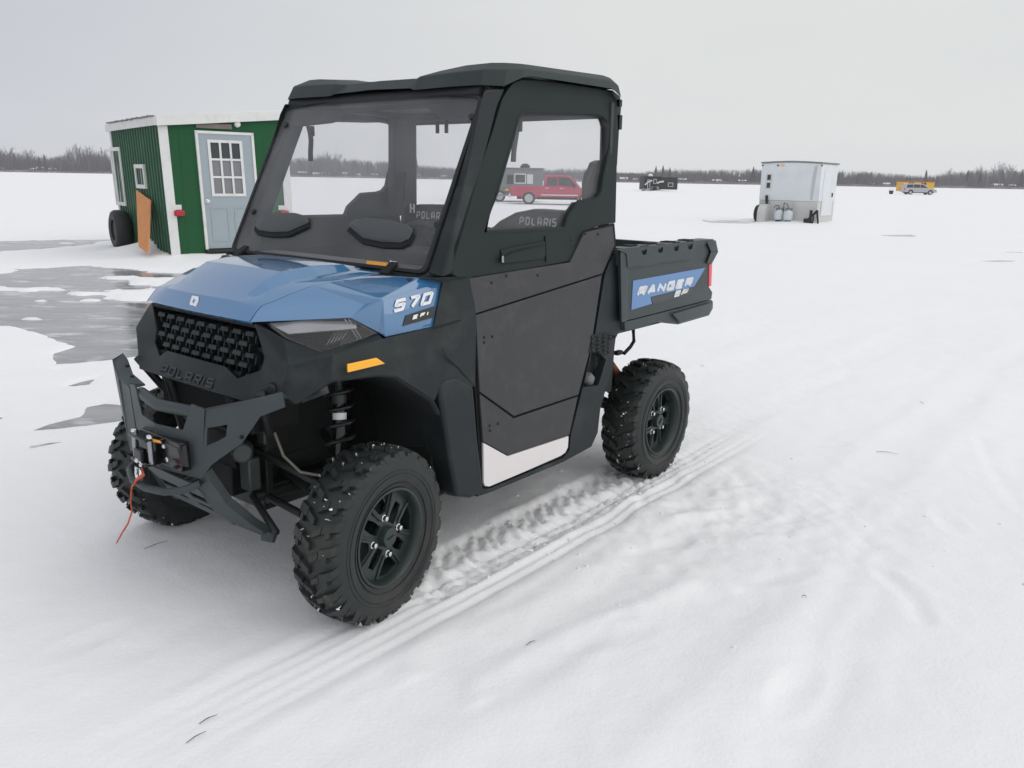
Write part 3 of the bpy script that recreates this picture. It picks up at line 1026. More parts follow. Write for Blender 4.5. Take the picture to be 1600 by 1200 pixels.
# ---- doors
def door(s):
    root = MB()
    outer = [(707, 428), (709, 385), (738, 297), (770, 206), (784, 158), (793, 141), (802, 129.5), (815, 124), (832, 124.5), (885, 131), (943, 140), (955, 143), (964, 155), (966, 200), (964, 260), (962, 348), (940, 352), (912, 361), (891, 408), (820, 421), (737, 433.5), (715, 433)]
    hole = [(757, 363), (775, 300), (800, 215), (808, 184), (812, 177), (820, 174.5), (848, 174), (880, 175), (908, 176.5), (926, 176), (938, 179), (946, 186), (953, 199), (953, 222), (948, 250), (942, 280), (940, 298), (933, 310), (925, 314), (903, 316.5), (896, 327), (887, 339), (882, 357.5), (820, 361)]
    mp_ = lambda p: V3((p.x, p.y * s, p.z))
    op = [D(*q) for q in outer]
    if s < 0:                                       # front edge of the far door tucks in behind its pillar
        op = [V3((min(p.x - .13, .50 - .38 * max(0, p.z - 1.15)), p.y, p.z)) if p.x > .1 else p for p in op]
    root.plate(op, V3((0, -.035, 0)), [[D(*q) for q in hole]])
    root.flip(s)
    dr = root.build('door', M['door_frame'], VEH, bevel=.007, seg=3, smooth=40)
    # inner roll of the frame (hem round the opening)
    hm = MB().tube([D(*q, -.008) for q in hole], .010, 8, closed=True).flip(s)
    hm.build('window_hem', M['door_frame'], dr)
    pane = MB().plate([D(*q, -.022) for q in hole], V3((0, -.003, 0))).flip(s)
    pane.build('window_pane', M['side_glass'], dr, smooth=0)
    # pocket with latch handle below the window
    pk = MB().prism([D(*q, .001) for q in ((781, 391), (800, 386), (850, 377), (851, 399), (846, 405), (785, 412.5))], V3((0, .006, 0))).flip(s)
    pk.build('latch_pocket', M['door_frame'], dr, bevel=.004)
    hd = MB().hexa([D(784, 400, .008), D(784, 411, .008), D(787.5, 411, .008), D(787.5, 399, .008)], [D(784, 400, .02), D(784, 411, .02), D(787.5, 411, .02), D(787.5, 399, .02)])
    hd.flip(s)
    hd.build('handle', M['steel'], dr, bevel=.003)
    fl = MB()
    fl.prism([D(*q, .0072) for q in ((783, 402), (800, 393), (822, 387), (848, 382.5), (848.4, 384), (822, 388.8), (800, 395), (784, 404))], V3((0, .003, 0)))
    fl.prism([D(*q, .001) for q in ((850.6, 369), (852.2, 369), (853.5, 409), (852, 409))], V3((0, .004, 0)))
    fl.flip(s)
    fl.build('pocket_seam', M['void_black'], dr)
    # lower skin: three dark satin panels with narrow seams, over a backing sheet
    y = .662
    a0, a1 = (743.5, 491), (940.5, 428.5)
    b0, b1, b2 = (749.5, 613.5), (803, 652), (903.5, 618)
    up_ = [(733.5, 435), (891.5, 410), (913.5, 363.5), (957, 353), (960.5, 383), (950, 408), (942, 426.8), (743.2, 489.6)]
    mid = [(743.6, 492.6), (940.6, 430), (924, 540), (904, 616.4), (803, 650.2), (749.8, 612)]
    low = [(749.9, 615.4), (803, 653.8), (903, 619.8), (890, 679), (793.5, 711.3), (755, 690)]
    def panel(q, nm, mt, yy=y, th=.012, bev=.0025, par=dr):
        mb = MB().plate([S(a, b, yy) for a, b in q], V3((0, -th, 0))).flip(s)
        return mb.build(nm, mt, par, bevel=bev)
    panel(up_, 'lower_panel', M['door_skin']); panel(mid, 'lower_panel', M['door_skin']); panel(low, 'lower_panel', M['door_skin'])
    dec = [(755.5, 692), (793.5, 713), (888.5, 681.5), (887.5, 699), (883.5, 707), (876, 712.5), (820, 737), (765, 760.2), (758.5, 759.5), (756, 754)]
    o = panel(dec, 'white_decal', M['white_vinyl'], y + .0, .010, .001)
    bk = [(730, 431), (891, 405), (913, 360), (960, 349), (963, 385), (944, 430), (926, 542), (906, 619), (891, 682), (889, 703), (880, 715), (763, 763.5), (752, 761), (744, 640)]
    panel(bk, 'backing_sheet', M['void_black'], y - .014, .01, 0)
    # bolts
    bt = MB()
    for q in ((756, 527), (769, 526), (756.5, 535), (765, 665), (778, 662), (765.5, 673), (768, 442), (791, 431), (840, 430), (914, 365.5), (934, 366), (893, 375)):
        bt.lathe([(.0055, 0), (.0055, .003), (.003, .005)], S(*q, y), (0, 1, 0), 8)
    bt.flip(s)
    bt.build_each('door_bolt', M['plastic_deep'], dr)
    # pull strap hanging inside the window
    st = MB()
    q = [S(806, 186, .575), S(808, 200, .575), S(806, 215, .57), S(803, 235, .568), S(802, 253, .567)]
    st.grid([[p + V3((-.012, 0, 0)) for p in q], [p + V3((.012, 0, 0)) for p in q]]).flip(s)
    st.build('pull_strap', M['interior'], dr, solid=.006)
    h = MB().box(S(812, 196, .577), (.02, .015, .045)).flip(s)
    h.build('strap_buckle', M['plastic_deep'], dr, bevel=.003)
    # hinge plates on the rear post
    hg = MB()
    for yy_ in (190, 160):
        p = D(969, yy_ + 1, .0)
        hg.box(p + V3((-.005, -.008, 0)), (.022, .02, .062 if yy_ == 190 else .03))
    hg.flip(s)
    hg.build_each('hinge', M['black_gloss'], dr, bevel=.003)
    if s < 0:
        dr.location = (.065, -.02, 0)
sides(door)

# ---- rocker sill and rear cab quarter
def quarter(s):
    y = .660
    m = lambda v: V3((v.x, v.y * s, v.z))
    outer = [(964, 392), (969.5, 398), (970, 440), (969.5, 514), (962, 529), (957, 570), (938, 640), (934, 676), (924, 698), (880, 722), (762, 771), (745, 776), (752, 763), (764, 763.8), (881, 715), (890, 703), (892, 680), (907, 620), (927, 541), (945, 430), (952, 412)]
    rec = [(923, 551), (938, 548), (947, 563), (935, 602), (911, 605.5)]
    mb = MB().plate([S(*q, y) for q in outer], V3((0, -.045, 0)), [[S(*q, y) for q in rec]]).flip(s)
    qp = mb.build('rear_quarter_panel', M['plastic'], VEH, bevel=.007, seg=3)
    rb = MB().plate([S(*q, y - .05) for q in ((905, 545), (960, 545), (955, 612), (895, 612))], V3((0, -.01, 0))).flip(s)
    rb.build('recess_back', M['plastic_deep'], qp)
    sn = MB()
    c = S(918, 592, y - .04)
    sn.lathe([(0.001, -.03), (.025, -.022), (.034, 0), (.022, .024), (.001, .03)], c, (.3, 0, 1), 12).flip(s)
    sn.build('packed_snow', mat('dirty_snow', (.17, .17, .17), .8, bump=.5, bscale=100), qp)
    # honeycomb vent
    hv = MB().plate([S(*q, y + .002) for q in ((924.5, 523.5), (957.5, 518), (955.5, 541), (943.5, 559), (936, 548.5), (918, 552))], V3((0, -.004, 0))).flip(s)
    hv.build('vent_backing', M['plastic_deep'], qp)
    hc = MB()
    pl = lambda a, b: S(a, b, y + .003)
    for i in range(4):
        for j in range(5):
            cx, cy = 928 + i * 9.4, 527 + j * 6.6 - i * 1.3 + (3.3 if i % 2 else 0)
            if cy > 553 - .0 * i or cx + (cy - 519) * .45 > 962 or cy < 520.5: continue
            p = [pl(cx + 4.6 * math.cos(k * math.pi / 3), cy + 3.7 * math.sin(k * math.pi / 3)) for k in range(6)]
            hc.tube(p, .0032, 5, closed=True)
    hc.flip(s)
    hc.build('honeycomb', M['plastic'], qp)
sides(quarter)

# ---- cargo box
BY = .68
def cargo_box():
    sideo = [(967, 391), (1000, 387), (1040, 382.5), (1105, 376.8), (1118.5, 375.5), (1122.3, 393.5), (1113, 411), (1107.5, 448), (1113, 457), (1111.5, 467.5), (1104, 469), (974.5, 502), (971.5, 417), (968.5, 414)]
    P = [S(a, b, BY) for a, b in sideo]
    zt = sum(p.z for p in P[:4]) / 4
    xr, xf = P[4].x, P[0].x
    cb = MB()
    for s in (1, -1):
        q = MB().plate(P, V3((0, -.045, 0))).flip(s)
        cb.add(q.v, q.f)
    # front wall, tailgate, floor
    cb.box((xf - .02, 0, .97), (.04, 2 * BY - .1, .36))
    cb.box((xr + .06, 0, .96), (.04, 2 * BY - .1, .38))
    cb.box(((xf + xr) / 2, 0, .80), (abs(xr - xf) - .08, 2 * BY - .1, .04))
    box_ = cb.build('cargo_box', M['bumper_steel'], VEH, bevel=.006, smooth=30)
    for s in (1, -1):
        # thick rail along the top, with tie-down slots
        rl = MB()
        band = [(967, 390.5), (1040, 381.5), (1104, 376), (1098, 384), (1087, 388), (1084, 404.5), (1030, 411), (1012, 415), (981, 417.5), (980, 403), (978.5, 396)]
        slots = [[(cx - 4.5, cy - 3.2), (cx + 5, cy - 4.2), (cx + 3.2, cy + 4.2), (cx - 2.0, cy + 4.8)] for cx, cy in ((1006.3, 393.7), (1031.7, 390.5), (1056.3, 387.7), (1078, 385.2))]
        rl.plate([S(a, b, BY + .014) for a, b in band], V3((0, -.02, 0)), [[S(a, b, BY + .014) for a, b in q] for q in slots])
        rl.box(((xf + xr) / 2 + .01, BY - .035, zt - .004), (abs(xr - xf) * .93, .085, .02))
        rl.flip(s)
        r_ = rl.build('box_rail', M['bumper_steel'], box_, bevel=.004)
        sl_ = MB()
        for cx, cy in ((1006.3, 394), (1031.7, 391), (1056.3, 388), (1078, 385.5)):
            sl_.box(S(cx, cy, BY + .003), (.075, .004, .06))
        for k in range(4):
            x = xf + (xr - xf) * (.18 + .19 * k)
            sl_.box((x, BY - .055, zt + .008), (.07, .05, .006))
        sl_.flip(s)
        sl_.build_each('tie_slot', M['void_black'], box_)
        # ridges framing the side
        rg = MB()
        rg.hexa([S(969, 391, BY + .01), S(981, 392, BY + .01), S(980, 502, BY + .01), S(971, 504, BY + .01)],
                [S(969, 391, BY - .01), S(981, 392, BY - .01), S(980, 502, BY - .01), S(971, 504, BY - .01)])
        rg.hexa([S(1104, 377, BY + .012), S(1118, 376, BY + .012), S(1122, 393.5, BY + .012), S(1111, 394, BY + .012)],
                [S(1104, 377, BY - .01), S(1118, 376, BY - .01), S(1122, 393.5, BY - .01), S(1111, 394, BY - .01)])
        rg.hexa([S(1111, 393, BY + .012), S(1122, 393.5, BY + .012), S(1113, 411, BY + .012), S(1104, 412, BY + .012)],
                [S(1111, 393, BY - .01), S(1122, 393.5, BY - .01), S(1113, 411, BY - .01), S(1104, 412, BY - .01)])
        rg.flip(s)
        rg.build_each('box_rib', M['bumper_steel'], box_, bevel=.004)
        # lower skirt
        sk = MB()
        so = [(976, 503), (1112, 468.5), (1114.2, 471), (1114, 482), (1108, 493), (1060, 507), (1040, 505), (1031, 501.5), (990, 514.5), (977, 517.5)]
        sk.plate([S(a, b, BY - .004) for a, b in so], V3((0, -.06, 0)))
        bulge = [(1047, 491), (1111, 472), (1113, 482), (1107.5, 492), (1060, 505.5)]
        bb = [S(a, b, BY + .012) for a, b in bulge]
        cb_ = sum(bb, V3()) / 5
        sk.add([S(a, b, BY - .004) for a, b in bulge] + [cb_ + (p - cb_) * .9 for p in bb], [[i, (i + 1) % 5, 5 + (i + 1) % 5, 5 + i] for i in range(5)] + [[5, 6, 7, 8, 9]])
        sk.flip(s)
        sk.build('box_skirt', M['bumper_steel'], box_, bevel=.004)
        # decal
        m = lambda v: V3((v.x, v.y * s, v.z))
        y = BY + .003
        dc = MB().plate([S(a, b, y) for a, b in ((989.5, 438.5), (1102.5, 418.3), (1084.7, 447.5), (1016.5, 464), (1018.7, 474.5), (986.8, 484.2))], V3((0, -.003, 0))).flip(s)
        d_ = dc.build('blue_decal', M['blue_decal'], box_)
        gd = MB().plate([S(a, b, y) for a, b in ((1017.5, 464.6), (1084.7, 448.3), (1078, 459), (1020, 474.2))], V3((0, -.0031, 0))).flip(s)
        gd.build('grey_decal', mat('decal_grey', (.055, .06, .066), .45), box_)
        t = MB()
        y += .0005
        o, e, u = S(994, 464.5, y), S(1079, 447.5, y), S(994, 447.5, y)
        u = V3((0, 0, u.z - o.z)) * .92
        if s > 0: lettering(t, 'RaNGER', o, e, u, .0165, gap=.24, shear=.35, cut=.07)
        else: lettering(t, 'RaNGER', m(e), m(o), u, .0165, gap=.24, shear=.35, cut=.07)
        t.build('decal_letters', M['letter_silver'], box_)
        t = MB()
        o, e, u = S(1051.5, 465, y + .001), S(1071.5, 460.3, y + .001), S(1051.5, 455.5, y + .001)
        u = V3((0, 0, u.z - o.z))
        if s > 0: lettering(t, 'SP', o, e, u, .010, gap=.3, shear=.5, cut=.06)
        else: lettering(t, 'SP', m(e), m(o), u, .010, gap=.3, shear=.5, cut=.06)
        t.build('decal_letters', M['letter_silver'], box_)
        tl = MB()
        tl.plate([S(a, b, BY + .004) for a, b in ((1108.5, 412.5), (1113, 411.3), (1111.6, 447), (1107.6, 448.5))], V3((0, -.05, 0))).flip(s)
        tl.build('tail_light', M['red_lens'], box_, bevel=.003)
    # bed release lever under the box
    lv = MB().tube([S(984, 508, .60), S(989.5, 515, .60), S(990.5, 533, .60), S(985, 542, .60), S(975, 552.5, .60)], .009, 10)
    lv.build('release_lever', M['void_black'], VEH)
    lv = MB().box(S(966, 551, .55), (.05, .03, .02))
    lv.build('bed_bracket', M['frame_metal'], VEH, bevel=.004)
cargo_box()

# ---- wheels
def tyre_mesh(width, Ro=.308, Ri=.170, seed=0):
    hw = width / 2
    mb = MB()
    prof = [(Ri - .004, -hw * .72), (Ri + .004, -hw * .86), (Ri + .03, -hw * .97), (Ro - .075, -hw * 1.0), (Ro - .045, -hw * .97), (Ro - .027, -hw * .86), (Ro - .017, -hw * .55), (Ro - .014, 0)]
    full = prof + [(r_, -h) for r_, h in reversed(prof[:-1])]
    mb.lathe(full, (0, 0, 0), (0, 1, 0), 96, closed=True)
    # thin rings on the sidewalls
    for sg in (1, -1):
        for rr in (Ri + .020, Ri + .052, Ro - .072):
            t = [V3((rr * math.cos(k * math.pi / 36), sg * hw * (.955 if rr < .2 else .998), rr * math.sin(k * math.pi / 36))) for k in range(72)]
            mb.tube(t, .0022, 6, closed=True)
    def surf(th, u, lift):
        # u -1.35..1.35 across; beyond 1 wraps on to the shoulder
        a = min(abs(u), 1.0)
        h = math.copysign(hw * (.86 * a), u)
        r_ = Ro - .013 - .012 * a ** 3
        if abs(u) > 1:
            k = (abs(u) - 1) / .35
            h = math.copysign(hw * (.86 + .12 * k), u)
            r_ = Ro - .025 - .038 * k
            r_ += lift * (1 - k * .7)
            h += math.copysign(lift * .25 * k, u)
        else:
            r_ += lift
        return V3((r_ * math.cos(th), h, r_ * math.sin(th)))
    def lug(th0, th1, w0, w1, us, lift):
        rowsb, rowst = [], []
        for i, u in enumerate(us):
            t = i / (len(us) - 1)
            c = th0 + (th1 - th0) * t
            w_ = w0 + (w1 - w0) * t
            rowsb.append([surf(c - w_ / 2, u, -.008), surf(c + w_ / 2, u, -.008)])
            rowst.append([surf(c - w_ * .40, u, lift), surf(c + w_ * .40, u, lift)])
        n = len(us)
        for i in range(n - 1):
            mb.hexa([rowst[i][0], rowst[i][1], rowst[i + 1][1], rowst[i + 1][0]], [rowsb[i][0], rowsb[i][1], rowsb[i + 1][1], rowsb[i + 1][0]])
    NP = 24
    rnd = random.Random(seed)
    for k in range(NP):
        th = 2 * math.pi * k / NP
        st = 2 * math.pi / NP
        for sg in (1, -1):
            t0 = th + (st / 2 if sg < 0 else 0)
            lug(t0, t0 + st * .42, st * .44, st * .50, [sg * .46, sg * .75, sg * 1.0, sg * 1.15, sg * 1.25], .0135)
            lug(t0 - st * .30, t0 - st * .05, st * .32, st * .34, [sg * .02, sg * .22, sg * .42], .0135)
            lug(t0 + st * .74, t0 + st * .84, st * .30, st * .32, [sg * .62, sg * .80], .014)
            lug(t0 + st * .85, t0 + st * .95, st * .22, st * .24, [sg * 1.0, sg * 1.12, sg * 1.3], .008)
    # packed snow between the lugs
    sn = MB()
    for k in range(95):
        th = rnd.uniform(0, 2 * math.pi)
        u = rnd.uniform(-1.12, 1.12)
        w_, d_ = rnd.uniform(.004, .022), rnd.uniform(.008, .07)
        if rnd.random() < .6: w_ *= .5; d_ *= .5
        n = rnd.randint(5, 7)
        pts = []
        for i in range(n):
            a = 2 * math.pi * i / n
            q = rnd.uniform(.5, 1.1)
            pts.append(surf(th + w_ * q * math.cos(a) * 1.4, u + d_ * q * math.sin(a) * 1.7, .0145 if rnd.random() < .6 else .001))
        cen = sum(pts, V3()) / n
        o_ = cen.copy(); o_.y = 0; o_.normalize()
        sn.add(pts + [cen + o_ * .003], [[i, (i + 1) % n, n] for i in range(n)])
    return mb, sn
def rim_mesh(depth):
    """wheel face looking along +y; depth = how far the face sits inside the bead"""
    R0 = .168
    mb = MB()
    mb.lathe([(R0 - .012, -.10), (R0 - .006, -.02), (R0 + .004, .006), (R0 + .005, .012), (R0 - .003, .013), (R0 - .010, .004), (R0 - .016, -.03), (R0 - .022, -.10)], (0, 0, 0), (0, 1, 0), 64, closed=True)
    fy = -depth
    def face(r_, th):
        return V3((r_ * math.cos(th), fy + .012 * (1 - (r_ / R0)) - .0, r_ * math.sin(th)))
    out_ = [face(R0 - .012, 2 * math.pi * k / 48) for k in range(48)]
    holes = []
    for k in range(4):
        a = k * math.pi / 2
        holes.append([face(r_, a + d) for r_, d in ((.086, -.17), (.086, .17), (.115, .28), (.147, .34), (.150, 0.0), (.147, -.34), (.115, -.28))])
        b = a + math.pi / 4
        holes.append([face(r_, b + d) for r_, d in ((.050, -.34), (.050, .34), (.085, .25), (.122, .13), (.122, -.13), (.085, -.25))])
    mb.plate(out_, V3((0, -.012, 0)), holes)
    # raised edges along the Y spokes
    for k in range(4):
        a = k * math.pi / 2
        for sg in (1, -1):
            p = [face(.070, a + sg * .26), face(.110, a + sg * .40), face(.150, a + sg * .43)]
            mb.tube([q + V3((0, .003, 0)) for q in p], [.005, .005, .005], 8)
    return mb, face
def make_wheel(x, s, steer, width, depth, seed, spin):
    hwf = .7094 if x > 0 else .7297
    ax = V3((x, s * (hwf - width / 2), .2924))
    w_ = empty('wheel', ax, steer + (math.pi if s < 0 else 0))
    w_.parent = VEH
    w_.rotation_euler = (0, 0, steer + (math.pi if s < 0 else 0))
    inner = empty('wheel', (0, 0, 0))               # helper removed below
    bpy.data.objects.remove(inner)
    rot = Matrix.Rotation(spin, 3, 'Y')
    def put(mb, nm, mt, **k):
        mb.v = [rot @ p for p in mb.v]
        return mb.build(nm, mt, w_, **k)
    t, sn = tyre_mesh(width, seed=seed)
    put(t, 'tyre', M['rubber'], smooth=30, merge=False)
    put(sn, 'packed_snow', M['snow_clod'], smooth=0)['kind'] = 'stuff'
    rm, face = rim_mesh(depth)
    off = width / 2 - .022
    rm.v = [p + V3((0, off, 0)) for p in rm.v]
    put(rm, 'rim', M['rim_black'], smooth=35, bevel=.002)
    cp = MB().lathe([(.036, -.03), (.036, .022), (.033, .030), (.0, .032)], (0, off - depth, 0), (0, 1, 0), 28)
    cp.box((0, off - depth + .034, 0), (.034, .004, .003))
    put(cp, 'hub_cap', M['rim_black'], smooth=35)
    for k in range(4):
        a = k * math.pi / 2
        p = V3((.068 * math.cos(a), off - depth + .006, .068 * math.sin(a)))
        ln = MB().lathe([(.0125, 0), (.0125, .004), (.009, .005), (.0085, .017), (.005, .019), (0, .019)], p, (0, 1, 0), 12)
        put(ln, 'lug_nut', M['chrome'], smooth=40)
    br = MB().lathe([(.10, -.02), (.10, .0), (.05, .012), (.05, .03), (0, .03)], (0, off - depth - .06, 0), (0, 1, 0), 28)
    br.box((-.09, off - depth - .045, .03), (.05, .04, .07))
    br.lathe([(.145, -.05), (.145, -.045), (.0, -.045)], (0, off - depth - .06, 0), (0, 1, 0), 28)
    put(br, 'brake', M['frame_metal'], smooth=40)
    return w_
make_wheel(.9275, 1, .1512, .1906, .024, 1, R(6))
make_wheel(.9275, -1, .1512, .1906, .024, 2, R(20))
make_wheel(-.9275, 1, 0, .2075, .036, 3, R(48))
make_wheel(-.9275, -1, 0, .2075, .036, 4, R(77))

# ---- chassis, suspension
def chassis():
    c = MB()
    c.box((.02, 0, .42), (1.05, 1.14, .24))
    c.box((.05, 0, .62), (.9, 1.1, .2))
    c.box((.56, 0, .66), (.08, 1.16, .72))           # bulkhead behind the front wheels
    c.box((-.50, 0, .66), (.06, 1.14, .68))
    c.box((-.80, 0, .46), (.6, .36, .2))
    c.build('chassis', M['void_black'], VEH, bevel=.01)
    f = MB()
    f.box((.86, 0, .58), (.55, .26, .24)); f.box((.85, 0, .84), (.52, .62, .16))
    f.box((.90, 0, .41), (.48, .22, .12)); f.box((.86, 0, .335), (.40, .36, .09)); f.box((1.04, 0, .52), (.03, .40, .40))
    for s in (1, -1):
        f.tube([V3((1.18, s * .20, .78)), V3((1.14, s * .19, .55)), V3((1.06, s * .16, .36))], .020, 10)
        f.tube([V3((1.19, s * .40, .80)), V3((1.10, s * .30, .62))], .016, 8)
        f.tube([V3((.62, s * .2, .34)), V3((1.1, s * .17, .35))], .022, 10)
        f.tube([V3((1.1, s * .17, .36)), V3((1.12, s * .34, .27))], .014, 8)
        f.tube([V3((1.17, s * .42, .81)), V3((.95, s * .33, .83))], .02, 10)
    f.tube([V3((1.14, -.2, .6)), V3((1.14, .2, .6))], .016, 8)
    f.tube([V3((1.08, -.16, .38)), V3((1.08, .16, .38))], .018, 8)
    f.build('front_subframe', M['frame_metal'], VEH, bevel=.006)
    cm = MB()
    cm.box((1.12, .20, .46), (.05, .06, .12)); cm.lathe([(.035, -.04), (.035, .04)], (1.15, .21, .55), (.6, .8, .1), 18)
    cm.box((1.05, .22, .60), (.07, .05, .08))
    cm.build('gear_housing', M['cast_metal'], VEH, bevel=.008)
    hb = MB().tube([V3((1.165, .19 + .035 * math.cos(a), .555 + .035 * math.sin(a))) for a in [k * math.pi / 8 for k in range(16)]], .003, 6, closed=True)
    hb.build('hose_clamp', M['steel'], VEH)
    for s in (1, -1):
        a = MB()
        ky = s * .52
        for z0, z1 in ((.36, .25), (.52, .40)):
            a.tube([V3((1.06, s * .15, z0)), V3((.96, ky, z1))], .015, 10)
            a.tube([V3((.76, s * .15, z0)), V3((.92, ky, z1))], .015, 10)
        a.box((.93, ky, .33), (.06, .05, .2))
        a.build('control_arm', M['frame_metal'], VEH, bevel=.004)
        ax_ = MB().tube([V3((.93, s * .12, .40)), V3((.93, s * .28, .37))], .02, 12)
        ax_.lathe([(.02, 0), (.035, .01), (.028, .02), (.036, .03), (.028, .04), (.034, .05), (.018, .07)], (.93, s * .45, .34), (0, -s, .12), 16)
        ax_.tube([V3((.93, s * .28, .37)), V3((.93, s * .55, .32))], .014, 12)
        ax_.build('drive_shaft', M['frame_metal'], VEH)
        # coil-over shock
        top, bot = V3((.845, s * .365, .86)), V3((.915, s * .44, .42))
        d_ = (bot - top)
        L_ = d_.length
        dn = d_.normalized()
        u = dn.orthogonal().normalized(); v = dn.cross(u)
        sh = MB()
        N_ = 120
        sh.tube([top + dn * (L_ * (.10 + .74 * k / N_)) + (u * math.cos(k * 2 * math.pi * 6 / N_) + v * math.sin(k * 2 * math.pi * 6 / N_)) * .047 for k in range(N_ + 1)], .0075, 8)
        so = sh.build('shock_absorber', M['coil'], VEH)
        bd = MB().lathe([(.012, 0), (.012, L_ * .3), (.0001, L_ * .3)], top, dn, 16)
        bd.lathe([(.026, 0), (.026, .03), (.012, .034)], top + dn * (L_ * .30), dn, 18)
        bd.build('damper_rod', M['cast_metal'], so)
        b2 = MB().lathe([(.024, 0), (.024, L_ * .62), (.01, L_ * .62)], top + dn * (L_ * .36), dn, 18)
        b2.lathe([(.052, 0), (.052, .012), (.02, .014)], top + dn * (L_ * .08), dn, 18)
        b2.lathe([(.052, 0), (.052, .012), (.02, .014)], top + dn * (L_ * .85), dn, 18)
        b2.build('damper_body', M['black_gloss'], so)
        lb = MB().lathe([(.0248, 0), (.0248, .024)], top + dn * (L_ * .44), dn, 18)
        lb.build('damper_label', M['letter_white'], so)
        # brake hose from knuckle to frame
        bh = MB().tube([V3((1.08, s * .30, .62)), V3((1.07, s * .33, .54)), V3((1.04, s * .38, .485)), V3((1.0, s * .44, .475)), V3((.97, s * .49, .50)), V3((.95, s * .52, .545))], .005, 8)
        bh.build('brake_hose', mat('hose_tan', (.16, .15, .12), .6), VEH)
        # rear suspension
        ra = MB()
        ra.tube([V3((-.75, s * .2, .40)), V3((-.93, s * .55, .29))], .018, 10)
        ra.tube([V3((-1.1, s * .2, .40)), V3((-.95, s * .55, .29))], .018, 10)
        ra.tube([V3((-.85, s * .2, .55)), V3((-.93, s * .55, .42))], .016, 10)
        ra.tube([V3((-.93, s * .15, .38)), V3((-.93, s * .6, .30))], .016, 10)
        ra.tube([V3((-.80, s * .36, .80)), V3((-.90, s * .46, .36))], .034, 12)
        ra.build('rear_suspension', M['frame_metal'], VEH)
    br = MB().prism([V3((.86, .30, .78)), V3((.96, .30, .765)), V3((.96, .30, .70)), V3((.84, .30, .715))], V3((0, -.01, 0)))
    br.build('warning_plate', M['steel'], VEH)
    rs = MB().tube([S(955, 568, .50), S(972, 592, .50)], .016, 10)
    rs.build('exhaust_pipe', M['rust'], VEH)
chassis()

